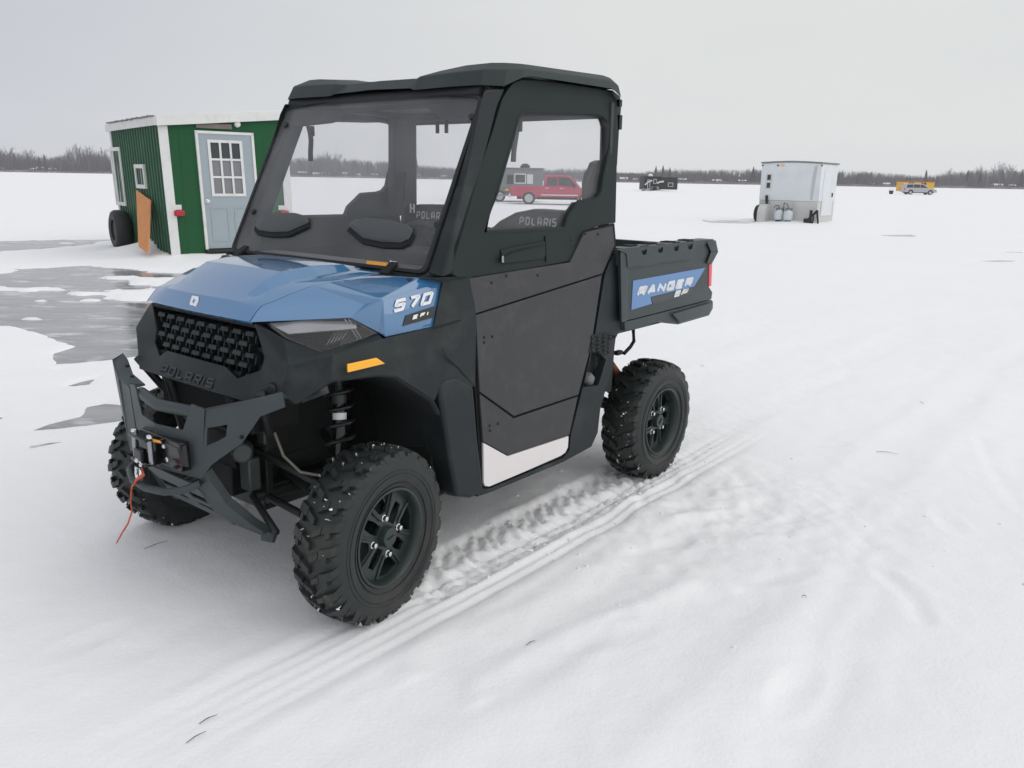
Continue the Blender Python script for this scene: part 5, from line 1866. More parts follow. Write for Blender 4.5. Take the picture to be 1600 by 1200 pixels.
def far_tree(px, top_px, kind, label):
    y = SHORE + random.uniform(2, 10)
    x = px_to_x(px, y)
    z0 = bank_z(y - SHORE)
    hor = 264 + px * 27 / 1600
    h = 1.48 + (hor - top_px) * y / CAM_F - z0
    name = 'evergreen_tree' if kind == 'fir' else 'bare_tree'
    root = empty(name, (x, y, z0))
    tag(root, label, 'tree', 'trees standing out of the far woods')
    cr_, tr_ = Tri(), Tri()
    if kind == 'fir': fir_tree(cr_, tr_, Vector((0, 0, 0)), h)
    else: bare_tree(cr_, tr_, Vector((0, 0, 0)), h, 1.9)
    cr_.build('crown', MAT['evergreen' if kind == 'fir' else 'bare_wood'], root)
    tr_.build('trunk', MAT['bare_wood'], root)
FT = [(18, 230, 'bare', 'leafless tree on the skyline at the far left edge of the woods'),
      (50, 233, 'bare', 'leafless tree above the small white houses on the left shore'),
      (73, 243, 'fir', 'dark conifer just behind the white gabled house on the left shore'),
      (112, 232, 'bare', 'leafless tree left of the tallest crowns beside the green hut'),
      (130, 228, 'bare', 'tallest leafless crown in the woods left of the green hut'),
      (141, 227, 'bare', 'spreading bare crown next to the tallest tree left of the hut'),
      (163, 233, 'bare', 'bare tree half a step left of the hut corner on the far shore'),
      (512, 238, 'bare', 'bare tree seen through the windshield, highest crown of that stretch'),
      (528, 240, 'bare', 'second high bare crown seen through the windshield'),
      (651, 250, 'fir', 'small conifer at the left edge of the rear cab window view'),
      (1024, 261, 'fir', 'pointed conifer rising above the black fish house roof'),
      (1035, 260, 'fir', 'taller pointed conifer above the right half of the black fish house'),
      (1046, 263, 'fir', 'conifer at the right end of the black fish house skyline'),
      (1176, 262, 'fir', 'dark conifer left of the white trailer'),
      (1446, 267, 'fir', 'conifer above the right end of the yellow fish house'),
      (1482, 264, 'bare', 'round bare crown right of the yellow fish house'),
      (1512, 267, 'fir', 'broad dark conifer on the right shore'),
      (1529, 260, 'bare', 'bare tree between the broad conifer and the highest crowns on the right'),
      (1562, 255, 'bare', 'highest bare crown on the right shore'),
      (1577, 258, 'bare', 'bare crown just right of the highest tree on the right shore'),
      (1596, 266, 'fir', 'dark green conifer at the right edge of the picture')]
for a in FT: far_tree(*a)

mat('house_white', (.72, .72, .74), .7); mat('house_grey', (.36, .36, .39), .8); mat('house_brown', (.20, .15, .13), .8)
mat('roof_snow', (.86, .87, .9), .8); mat('dark_pane', (.02, .022, .025), .15)
def house(px, wpx, hpx, wall, label, d=7.0):
    y = SHORE + d
    x, k = px_to_x(px, y), y / CAM_F
    wpx *= .8; hpx *= .75
    w_, h_ = wpx * k, hpx * k * .6
    z = bank_z(d) - .3
    root = empty('house', (x, y, z), random.uniform(-.4, .4))
    tag(root, label, 'house', 'houses along the far shore')
    b = MB().box((0, 0, h_ / 2), (w_, w_ * .7, h_))
    wl = b.build('wall', MAT[wall], root)
    r_ = MB()
    g = w_ * .7 / 2 + .3
    rh = hpx * k * .45
    r_.prism([V3((-w_ / 2 - .4, -g, h_)), V3((-w_ / 2 - .4, g, h_)), V3((-w_ / 2 - .4, 0, h_ + rh))], V3((w_ + .8, 0, 0)))
    rf = r_.build('roof', MAT['roof_snow'], root)
    c = MB().box((w_ * .2, .4, h_ + rh), (.6, .6, 1.2))
    c.build('chimney', MAT['house_brown'], rf)
    for q in (-.28, .05, .3):
        wn = MB().box((w_ * q, -w_ * .35 - .03, h_ * .55), (w_ * .1, .08, h_ * .35))
        wn.build('window', MAT['dark_pane'], root)
HL = [(65, 11, 8, 'house_white', 'white gabled house on the left shore below a dark conifer'), (84, 10, 6, 'house_grey', 'low grey house right of the white gable on the left shore'),
      (53, 7, 5, 'house_grey', 'small shed left of the white gabled house on the left shore'), (4, 8, 5, 'house_white', 'white house at the far left picture edge'),
      (473, 14, 8, 'house_brown', 'snow-roofed house at the left of the windshield view'), (495, 11, 6, 'house_grey', 'grey house second from left in the windshield view'),
      (510, 12, 7, 'house_brown', 'brown house with white roof in the middle of the windshield view'), (538, 13, 8, 'house_grey', 'larger snow-roofed house right of the middle in the windshield view'),
      (560, 10, 6, 'house_white', 'pale house near the right of the windshield view'), (585, 10, 6, 'house_brown', 'last brown house before the dark cab post'),
      (655, 10, 6, 'house_white', 'white house at the left of the rear window view'), (693, 10, 5, 'house_grey', 'grey house at the right of the rear window view'),
      (975, 14, 7, 'house_white', 'white house on the shore just right of the cab'), (992, 8, 5, 'house_grey', 'small grey house between the cab and the black fish house'),
      (1066, 14, 7, 'house_brown', 'snow-roofed house just right of the black fish house'), (1120, 15, 6, 'house_white', 'white house midway between black fish house and white trailer'),
      (1160, 12, 6, 'house_brown', 'brown house shortly left of the white trailer'), (1386, 10, 5, 'house_white', 'small white house left of the yellow fish house'),
      (1362, 8, 4, 'house_grey', 'low grey house right of the white trailer'), (1560, 16, 7, 'house_grey', 'long grey house under the highest crowns on the right shore'), (1583, 10, 6, 'house_brown', 'brown house at the right edge of the shore')]
for a in HL: house(*a)

# ------------------------------------------------------------------ the green hut
mat('green_steel', (.016, .085, .042), .5, spec=.3, var=.15, vscale=2, dirt=(.06, .13, .07), dscale=1.5, damt=.5)
mat('green_board', (.015, .088, .034), .65, spec=.2, var=.2, vscale=2.5, dirt=(.03, .06, .025), dscale=2, damt=.5)
mat('white_trim', (.70, .70, .69), .6, var=.06, vscale=3, dirt=(.42, .41, .39), dscale=5, damt=.4)
mat('door_paint', (.31, .36, .395), .5, var=.05, vscale=2, dirt=(.36, .38, .44), dscale=4, damt=.4)
mat('weathered_wood', (.20, .17, .15), .85, var=.35, vscale=12)
mat('plywood', (.62, .26, .09), .7, var=.2, vscale=6)
mat('rusty_edge', (.22, .19, .18), .8, var=.5, vscale=10)
mat('black_rubber', (.012, .014, .013), .55, var=.3)
mat('hut_glass', (.03, .035, .04), .08, spec=.6)
mat('blind_grey', (.20, .20, .22), .12)
def hut():
    O = W(271, 404)
    ey = 17.1
    E_ = AY(183, 260, ey)
    vv = Vector((E_.x - O.x, E_.y - O.y, 0)); LV = vv.length; vv.normalize()
    uu = Vector((-vv.y, vv.x, 0))
    if uu.x < 0: uu = -uu
    root = empty('fish_house', (O.x, O.y, 0), math.atan2(uu.y, uu.x))
    # local frame: x along the door wall, y back along the ribbed wall
    tag(root, 'green ribbed-steel ice fishing hut with white trim and grey nine-pane door', 'hut')
    def hit(px, py, n, o):
        d = ray(px, py)
        return CAM_POS + d * ((o - CAM_POS).dot(n) / d.dot(n))
    def fw(px, py):
        p = hit(px, py, vv, O) - O
        return p.dot(uu), p.z
    def lw(px, py):
        p = hit(px, py, uu, O) - O
        return p.dot(vv), p.z
    WU = fw(455, 320)[0]
    z0 = -.05
    ztl, ztr = fw(247, 190)[1], fw(437, 181)[1]
    sl = (ztr - ztl) / (fw(437, 181)[0] - fw(247, 190)[0])
    top = lambda a: ztl + sl * a - .04
    LEAN = -.022
    P = lambda a, b, z: V3((a + LEAN * z, b, z))
    mb = MB().prism([P(0, 0, z0), P(WU, 0, z0), P(WU, 0, top(WU)), P(0, 0, top(0))], V3((0, .05, 0)))
    mb.prism([P(0, LV - .05, z0), P(WU, LV - .05, z0), P(WU, LV - .05, top(WU)), P(0, LV - .05, top(0))], V3((0, .05, 0)))
    mb.prism([P(WU, .05, z0), P(WU, LV - .05, z0), P(WU, LV - .05, top(WU)), P(WU, .05, top(WU))], V3((-.05, 0, 0)))
    wl = mb.build('wall', MAT['green_board'], root, smooth=0)
    gr = MB()                                               # narrow board joints
    k = 0
    a = .28
    while a < WU - .2:
        gr.box(P(a, -.001, 1.1), (.008, .004, 2.1))
        a += .30
    gr.build('board_joint', MAT['green_board'], wl)
    rb = MB()
    pitch, nb = .17, int(LV / .17)
    lo, hi = [], []
    for i in range(nb):
        for t, d in ((0, 0), (.45, 0), (.56, -.038), (.88, -.038)):
            b = (i + t) * pitch
            lo.append(P(d, b, z0)); hi.append(P(d, b, top(0)))
    rb.grid([lo, hi])
    rb.prism([P(.01, 0.05, z0), P(.05, .05, z0), P(.05, LV - .05, z0), P(.01, LV - .05, z0)], V3((0, 0, top(0) - z0)))
    rb.build('ribbed_wall', MAT['green_steel'], root, smooth=20)
    # roof: sloping slab, white fascia boards, rusty sheet edge
    ov = .06
    rf = MB()
    zt = lambda a: top(a) + .12
    rf.prism([P(-ov, -ov, zt(-ov) - .02), P(WU + ov, -ov, zt(WU + ov) - .02), P(WU + ov, -ov, zt(WU + ov) + .015), P(-ov, -ov, zt(-ov) + .015)], V3((0, LV + 2 * ov, 0)))
    rfo = rf.build('roof', MAT['roof_snow'], root)
    fa = MB()
    fa.prism([P(-ov, -ov - .03, top(0) - .03), P(WU + ov, -ov - .03, top(WU) - .03), P(WU + ov, -ov - .03, zt(WU) + .01), P(-ov, -ov - .03, zt(0) + .01)], V3((0, .03, 0)))
    fa.prism([P(-ov - .03, -ov, top(0) - .02), P(-ov - .03, LV + ov, top(0) - .02), P(-ov - .03, LV + ov, zt(0) - .01), P(-ov - .03, -ov, zt(0) - .01)], V3((.03, 0, 0)))
    fa.build('fascia', MAT['white_trim'], rfo)
    re_ = MB()
    nb = int(LV / .17)
    for i in range(nb):
        re_.box(P(-ov - .02, .08 + i * .17, zt(0) + .012 + random.uniform(-.008, .010)), (.07, .10, .022))
    re_.build('sheet_edge', MAT['rusty_edge'], rfo)
    # corner trims
    tr_ = MB()
    tr_.prism([P(-.03, -.025, z0), P(.125, -.025, z0), P(.125, -.025, top(.1) - .03), P(-.03, -.025, top(0) - .03)], V3((0, .024, 0)))
    tr_.prism([P(WU - .12, -.025, z0), P(WU + .03, -.025, z0), P(WU + .03, -.025, top(WU) - .03), P(WU - .12, -.025, top(WU) - .03)], V3((0, .024, 0)))
    tr_.prism([P(-.035, LV - .1, z0), P(-.035, LV + .02, z0), P(-.035, LV + .02, top(0) - .02), P(-.035, LV - .1, top(0) - .02)], V3((.03, 0, 0)))
    tr_.build_each('corner_trim', MAT['white_trim'], root)
    # door
    a0, zt0 = fw(309, 206); a1, _ = fw(394, 208)
    a0b, zb = fw(322, 391)
    a0 = (a0 + a0b) / 2 + .012; dz0 = zb; dz1 = zt0
    a1 = max(a1, fw(399, 290)[0]) + .03
    fr = MB()
    t_ = .045
    fr.box(P((a0 + a1) / 2, -.02, dz1), (a1 - a0 + t_, .05, t_))
    for a in (a0, a1):
        fr.prism([P(a - t_ / 2, -.045, dz0), P(a + t_ / 2, -.045, dz0), P(a + t_ / 2, -.045, dz1), P(a - t_ / 2, -.045, dz1)], V3((0, .05, 0)))
    fro = fr.build('door_frame', MAT['white_trim'], root)
    dd = MB()
    w0, wz1 = fw(330, 221); w1, wz0 = fw(381, 304)
    w1 = fw(383, 304)[0]; w0 = fw(332, 260)[0]
    n_ = 3
    holes = []
    cw, chh = (w1 - w0) / n_, (wz1 - wz0) / n_
    for i in range(n_):
        for j in range(n_):
            x0, x1 = w0 + i * cw + .018, w0 + (i + 1) * cw - .018
            q0, q1 = wz0 + j * chh + .018, wz0 + (j + 1) * chh - .018
            holes.append([P(x0, -.03, q0), P(x1, -.03, q0), P(x1, -.03, q1), P(x0, -.03, q1)])
    dd.plate([P(a0 + .02, -.03, dz0 + .03), P(a1 - .02, -.03, dz0 + .03), P(a1 - .02, -.03, dz1 - .02), P(a0 + .02, -.03, dz1 - .02)], V3((0, .04, 0)), holes)
    do = dd.build('door', MAT['door_paint'], root)
    pn = MB()
    for (x0, x1) in ((a0 + .12, (a0 + a1) / 2 - .05), ((a0 + a1) / 2 + .05, a1 - .12)):
        for q0, q1 in ((dz0 + .15, wz0 - .22),):
            pn.plate([P(x0, -.031, q0), P(x1, -.031, q0), P(x1, -.031, q1), P(x0, -.031, q1)], V3((0, -.008, 0)),
                     [[P(x0 + .03, -.031, q0 + .03), P(x1 - .03, -.031, q0 + .03), P(x1 - .03, -.031, q1 - .03), P(x0 + .03, -.031, q1 - .03)]])
    pn.build_each('door_moulding', MAT['door_paint'], do, bevel=.003)
    wf = MB().plate([P(w0 - .03, -.032, wz0 - .03), P(w1 + .03, -.032, wz0 - .03), P(w1 + .03, -.032, wz1 + .03), P(w0 - .03, -.032, wz1 + .03)], V3((0, -.012, 0)), holes)
    wf.build('window_grid', MAT['white_trim'], do)
    g = MB().box(P((w0 + w1) / 2, -.010, (wz0 + wz1) / 2), (w1 - w0, .012, wz1 - wz0))
    g.build('window_glass', MAT['hut_glass'], do, smooth=0)
    bl = MB().box(P((w0 + w1) / 2, -.019, wz0 + (wz1 - wz0) * .30), (w1 - w0, .004, (wz1 - wz0) * .72))
    bl.build('blind', MAT['blind_grey'], do)
    kx, kz = fw(324.5, 314)
    kb = MB().lathe([(.032, 0), (.032, .008), (.014, .012), (.014, .04), (.028, .05), (.026, .075), (.0, .08)], P(kx, -.03, kz), (0, -1, 0), 16)
    kb.build('door_knob', MAT['chrome'], do)
    th = MB().box(P((a0 + a1) / 2, -.03, dz0 - .01), (a1 - a0 + .05, .10, .05))
    th.build('threshold', MAT['black_rubber'], root)
    # weathered plank and round lamp over the door
    x0, pz1 = fw(308, 193); x1, pz0 = fw(364, 203)
    pk = MB().box(P((x0 + x1) / 2 + .02, -.015, (pz0 + pz1) / 2 + .01), (x1 - x0, .03, .085))
    pk.build('header_plank', MAT['weathered_wood'], root)
    lx, lz = fw(371, 194)
    lp = MB().lathe([(.055, 0), (.06, .02), (.05, .05), (.025, .065), (0, .068)], P(lx + .04, 0, lz), (0, -1, 0), 20)
    lp.build('porch_lamp', MAT['white_trim'], root)
    for px in (277, 441):
        tx, tz = fw(px, 333)
        tl = MB().box(P(tx + .04, -.045, tz), (.17, .09, .10))
        to = tl.build('tail_lamp', mat('tail_red' + str(px), (.42, .012, .03), .3), root, bevel=.02)
        br = MB().box(P(tx + .02, -.012, tz + .10), (.15, .02, .085))
        br.build('lamp_bracket', MAT['white_trim'], to)
    # windows on the ribbed wall
    def win(p0, p1, nm):
        b0, zt_ = lw(*p0); b1, zb_ = lw(*p1)
        b0, b1 = min(b0, b1), max(b0, b1)
        o = [P(-.06, b0, zb_), P(-.06, b1, zb_), P(-.06, b1, zt_), P(-.06, b0, zt_)]
        f = .07
        i_ = [P(-.06, b0 + f, zb_ + f), P(-.06, b1 - f, zb_ + f), P(-.06, b1 - f, zt_ - f), P(-.06, b0 + f, zt_ - f)]
        fo = MB().plate(o, V3((.07, 0, 0)), [i_]).build('window', MAT['white_trim'], root)
        gl_ = MB().plate([q + V3((.03, 0, 0)) for q in i_], V3((.005, 0, 0))).build('pane', MAT['hut_glass'], fo, smooth=0)
        sh = MB().prism([V3((i_[0].x + .025, (b0 + b1) / 2 + .03, zb_ + f)), V3((i_[0].x + .025, b1 - f, zb_ + f)), V3((i_[0].x + .025, b1 - f, zt_ - f)), V3((i_[0].x + .025, (b0 + b1) / 2 + .03, zt_ - f))], V3((.003, 0, 0)))
        if nm: sh.build('blind', MAT['blind_grey'], fo)
    win((179, 231), (203, 322), True)
    win((217, 257), (235, 295), False)
    # wheel outside the ribbed wall
    bb, zz = lw(203, 364)
    R_ = .385
    wp = P(-.22, bb - .25, R_ - .03)
    tw = MB().lathe([(.20, -.13), (.30, -.15), (R_ - .03, -.13), (R_, -.08), (R_, .08), (R_ - .03, .13), (.30, .15), (.20, .13)], wp, (1, 0, 0), 40, closed=True)
    wo = tw.build('wheel', MAT['black_rubber'], root, smooth=40)
    rm = MB().lathe([(.20, -.10), (.17, -.06), (.06, -.05), (.05, -.09), (0, -.09)], wp, (1, 0, 0), 24)
    rm.build('rim', MAT['frame_metal'], wo, smooth=40)
    return O, uu, vv, lw, root
HO, HU, HV, HLW, HROOT = hut()
def board():
    n = HU
    def pt(px, py, out_):
        d = ray(px, py)
        o = HO - HU * out_
        return CAM_POS + d * ((o - CAM_POS).dot(n) / d.dot(n))
    tl, tr_ = pt(214, 297, .10), pt(236.5, 313, .10)
    bl_, br = pt(218, 385, .42), pt(233, 396.5, .42)
    r = empty('plywood_sheet', ((bl_ + br) / 2).to_tuple())
    r.location.z = 0
    tag(r, 'orange-brown plywood sheet leaning on the ribbed wall of the green hut', 'board')
    o = Vector(r.location)
    MB().prism([p - o for p in (bl_, br, tr_, tl)], -HU * .018).build('board_face', MAT['plywood'], r)
board()
# ------------------------------------------------------------------ vehicles and fish houses out on the lake
mat('maroon', (.42, .022, .075), .3, coat=.6, var=.1, vscale=1)
mat('silver_paint', (.42, .42, .45), .35, coat=.5, var=.06)
mat('alloy', (.55, .56, .58), .35, metal=.6)
mat('trailer_grey', (.20, .215, .225), .6, var=.15, vscale=1)
mat('trailer_white', (.71, .73, .76), .45, var=.05, vscale=1.2, dirt=(.58, .58, .57), dscale=1.5, damt=.5)
mat('trailer_base', (.58, .585, .565), .5, var=.08, vscale=2, dirt=(.35, .35, .33), dscale=2.5, damt=.5)
mat('tank_white', (.60, .64, .67), .4, var=.08, vscale=8)
mat('soot_black', (.010, .013, .014), .5, var=.3, vscale=1)
mat('yellow_wall', (.72, .42, .02), .6, var=.12, vscale=.8)
mat('roof_orange', (.45, .10, .03), .6)
mat('car_glass', (.025, .03, .032), .08, spec=.7)

def road_wheel(root, x, y, s, r, w_):
    c = V3((x, y, r))
    t = MB().lathe([(r * .64, -w_ / 2), (r * .86, -w_ / 2 * 1.05), (r * .97, -w_ / 2 * .9), (r, -w_ / 4), (r, w_ / 4), (r * .97, w_ / 2 * .9), (r * .86, w_ / 2 * 1.05), (r * .64, w_ / 2)], c, (0, 1, 0), 32, closed=True)
    wo = t.build('wheel', MAT['black_rubber'], root, smooth=40)
    m = MB().lathe([(r * .65, -w_ * .3), (r * .66, w_ * .5), (r * .60, w_ * .48), (r * .58, w_ * .2), (0, w_ * .2)], c, (0, s, 0), 24)
    for k in range(5):
        a = k * 2 * math.pi / 5
        m.hexa([c + V3((r * .1 * math.cos(a + q), s * w_ * .42, r * .1 * math.sin(a + q))) for q in (-1, 1)] + [c + V3((r * .6 * math.cos(a + q), s * w_ * .40, r * .6 * math.sin(a + q))) for q in (.17, -.17)],
               [c + V3((r * .1 * math.cos(a + q), s * w_ * .2, r * .1 * math.sin(a + q))) for q in (-1, 1)] + [c + V3((r * .6 * math.cos(a + q), s * w_ * .2, r * .6 * math.sin(a + q))) for q in (.17, -.17)])
    m.lathe([(r * .16, 0), (r * .14, w_ * .48), (0, w_ * .48)], c, (0, s, 0), 16)
    m.build('rim', MAT['alloy'], wo, smooth=30)
def arch_profile(pts, wheels, r):
    """side outline with round wheel openings cut in the lower edge; pts run along the top, returns closed list"""
    x0, x1, zb = pts[0][0], pts[-1][0], min(p[1] for p in pts)
    low = []
    for wx in sorted(wheels, reverse=True):
        low += [(wx + r * math.cos(a), max(zb, .36 + r * math.sin(a))) for a in [k * math.pi / 10 for k in range(0, 11)]]
    return list(pts) + low

def pickup():
    a, b = W(826, 319), W(912, 320.5)
    d = (b - a); L = d.length
    c = (a + b) / 2
    root = empty('pickup_truck', (c.x, c.y, 0), math.atan2(d.y, d.x))
    tag(root, 'dark red crew-cab pickup truck seen through the side window', 'pickup truck')
    sc = L / 3.6
    w_ = 1.98
    h = w_ / 2
    P = lambda x, z, y: V3((x * sc, y, z * sc))
    wx = (-1.8, 1.8)
    top = [(-2.95, .55), (-2.97, .80), (-2.93, 1.12), (-2.85, 1.16), (-.80, 1.16), (.95, 1.14), (1.5, 1.10), (2.55, 1.02), (2.72, .92), (2.78, .70), (2.75, .50)]
    prof_ = arch_profile(top, wx, .47)
    bd = MB().plate([P(x, z, -h) for x, z in prof_], V3((0, w_, 0)))
    body = bd.build('body', MAT['maroon'], root, bevel=.03)
    cab_ = [(-.86, 1.14), (-.78, 1.80), (-.60, 1.87), (.55, 1.88), (.85, 1.80), (1.50, 1.11)]
    cb = MB()
    lo = [P(x, z, -h + .03) for x, z in cab_]; hi = [P(x, z, -h + .03) for x, z in cab_]
    A_ = [P(x, z, -h + .04 + (.16 if z > 1.3 else 0)) for x, z in cab_]
    B_ = [V3((p.x, -p.y, p.z)) for p in A_]
    n = len(A_)
    cb.add(A_ + B_, [list(range(n)), [n + i for i in reversed(range(n))]] + [[i, (i + 1) % n, n + (i + 1) % n, n + i] for i in range(n)])
    cb.build('cab', MAT['maroon'], root, bevel=.04)
    for s in (1, -1):
        def wq(pts):
            q = [P(x, z, -s * (h - .04 - .16 * (z - 1.14) / .7 + .012)) for x, z in pts]
            return MB().prism(q, V3((0, s * .02, 0)))
        g = wq([(-.70, 1.22), (-.64, 1.72), (-.02, 1.74), (.0, 1.22)]); g.build('window', MAT['car_glass'], root)
        g = wq([(.08, 1.22), (.06, 1.74), (.55, 1.75), (.80, 1.68), (1.25, 1.20)]); g.build('window', MAT['car_glass'], root)
        for x in (-.66, .28):
            MB().box(P(x, 1.06, -s * (h + .015)), (.2, .04, .035)).build('door_handle', MAT['chrome'], root)
        MB().box(P(.15, .63, -s * (h + .012)), (2.1, .03, .05)).build('side_trim', MAT['chrome'], root)
        MB().box(P(1.05, 1.22, -s * (h + .12)), (.16, .2, .2)).build('mirror', MAT['black_gloss'], root, bevel=.03)
        MB().box(P(-2.92, .98, -s * (h - .12)), (.10, .22, .30)).build('tail_light', MAT['red_lens'], root)
        MB().box(P(2.70, .88, -s * (h - .22)), (.14, .4, .16)).build('headlight', MAT['lamp_grey'], root)
        ar = MB()
        for x in wx:
            ar.tube([P(x + .47 * math.cos(t), .36 + .47 * math.sin(t), -s * (h + .005)) for t in [k * math.pi / 12 for k in range(13)]], .04, 6)
        ar.build('wheel_arch', MAT['maroon'], root)
        for x in wx:
            road_wheel(root, x * sc, s * (h - .13), s, .41 * sc, .27)
    MB().box(P(-3.02, .55, 0), (.14, 1.9, .22)).build('rear_bumper', MAT['chrome'], root, bevel=.03)
    MB().box(P(2.80, .55, 0), (.16, 1.9, .26)).build('front_bumper', MAT['chrome'], root, bevel=.03)
    MB().box(P(0, .45, 0), (4.6, 1.5, .2)).build('underbody', MAT['void_black'], root)
    wsq = MB().prism([P(.92, 1.75, -.75), P(1.44, 1.15, -.82), P(1.44, 1.15, .82), P(.92, 1.75, .75)], V3((.02, 0, .015)))
    wsq.build('windshield', MAT['car_glass'], root)
pickup()

def grey_house():
    y = 52.5
    k = y / CAM_F
    c = AY(800, 300, y)
    root = empty('trailer_fish_house', (c.x, c.y, 0), .06)
    tag(root, 'grey trailer fish house behind the dark red pickup', 'fish house')
    x0, x1 = (735 - 800) * k, (847 - 800) * k
    z1 = 1.48 + 13.5 * k
    MB().box(((x0 + x1) / 2, 1.2, (z1 + .45) / 2), (x1 - x0, 2.4, z1 - .45)).build('body', MAT['trailer_grey'], root, bevel=.03)
    MB().box(((x0 + x1) / 2, 1.2, z1 + .03), (x1 - x0 + .1, 2.5, .06)).build('roof', MAT['trailer_grey'], root)
    def fr(p0, p1, q0, q1, nm):
        xa, xb, za, zb = (p0 - 800) * k, (p1 - 800) * k, 1.48 + (277.5 - q1) * k, 1.48 + (277.5 - q0) * k
        o = [V3((xa, -.03, za)), V3((xb, -.03, za)), V3((xb, -.03, zb)), V3((xa, -.03, zb))]
        t = .07
        i_ = [V3((xa + t, -.03, za + t)), V3((xb - t, -.03, za + t)), V3((xb - t, -.03, zb - t)), V3((xa + t, -.03, zb - t))]
        w_ = MB().plate(o, V3((0, .03, 0)), [i_]).build(nm, MAT['white_trim'], root)
        MB().plate([p + V3((0, .015, 0)) for p in i_], V3((0, .01, 0))).build('pane', MAT['car_glass'], w_)
    fr(803, 821, 271, 286, 'window')
    MB().box(((827 - 800) * k, -.02, 1.48 + (277.5 - 279) * k), (9 * k, .04, 14 * k)).build('panel', MAT['trailer_white'], root)
    MB().box(((797 - 800) * k, -.05, 1.48 + (277.5 - 280) * k), (9 * k, .1, 13 * k)).build('locker', MAT['soot_black'], root)
    MB().lathe([(.32, 0), (.30, .14), (.16, .26), (0, .28)], ((821 - 800) * k, 1.0, z1 + .06), (0, 0, 1), 20).build('roof_vent', MAT['soot_black'], root, smooth=40)
    road_wheel(root, (781 - 800) * k, -.15, -1, .36, .22)
    MB().box(((792 - 800) * k, -.12, .75), (.22, .1, .12)).build('side_lamp', MAT['amber'], root)
    dn = MB().box(((800 - 800) * k, -.2, .42), (2.6, .3, .1)).build('drawbar', MAT['steel'], root)
grey_house()

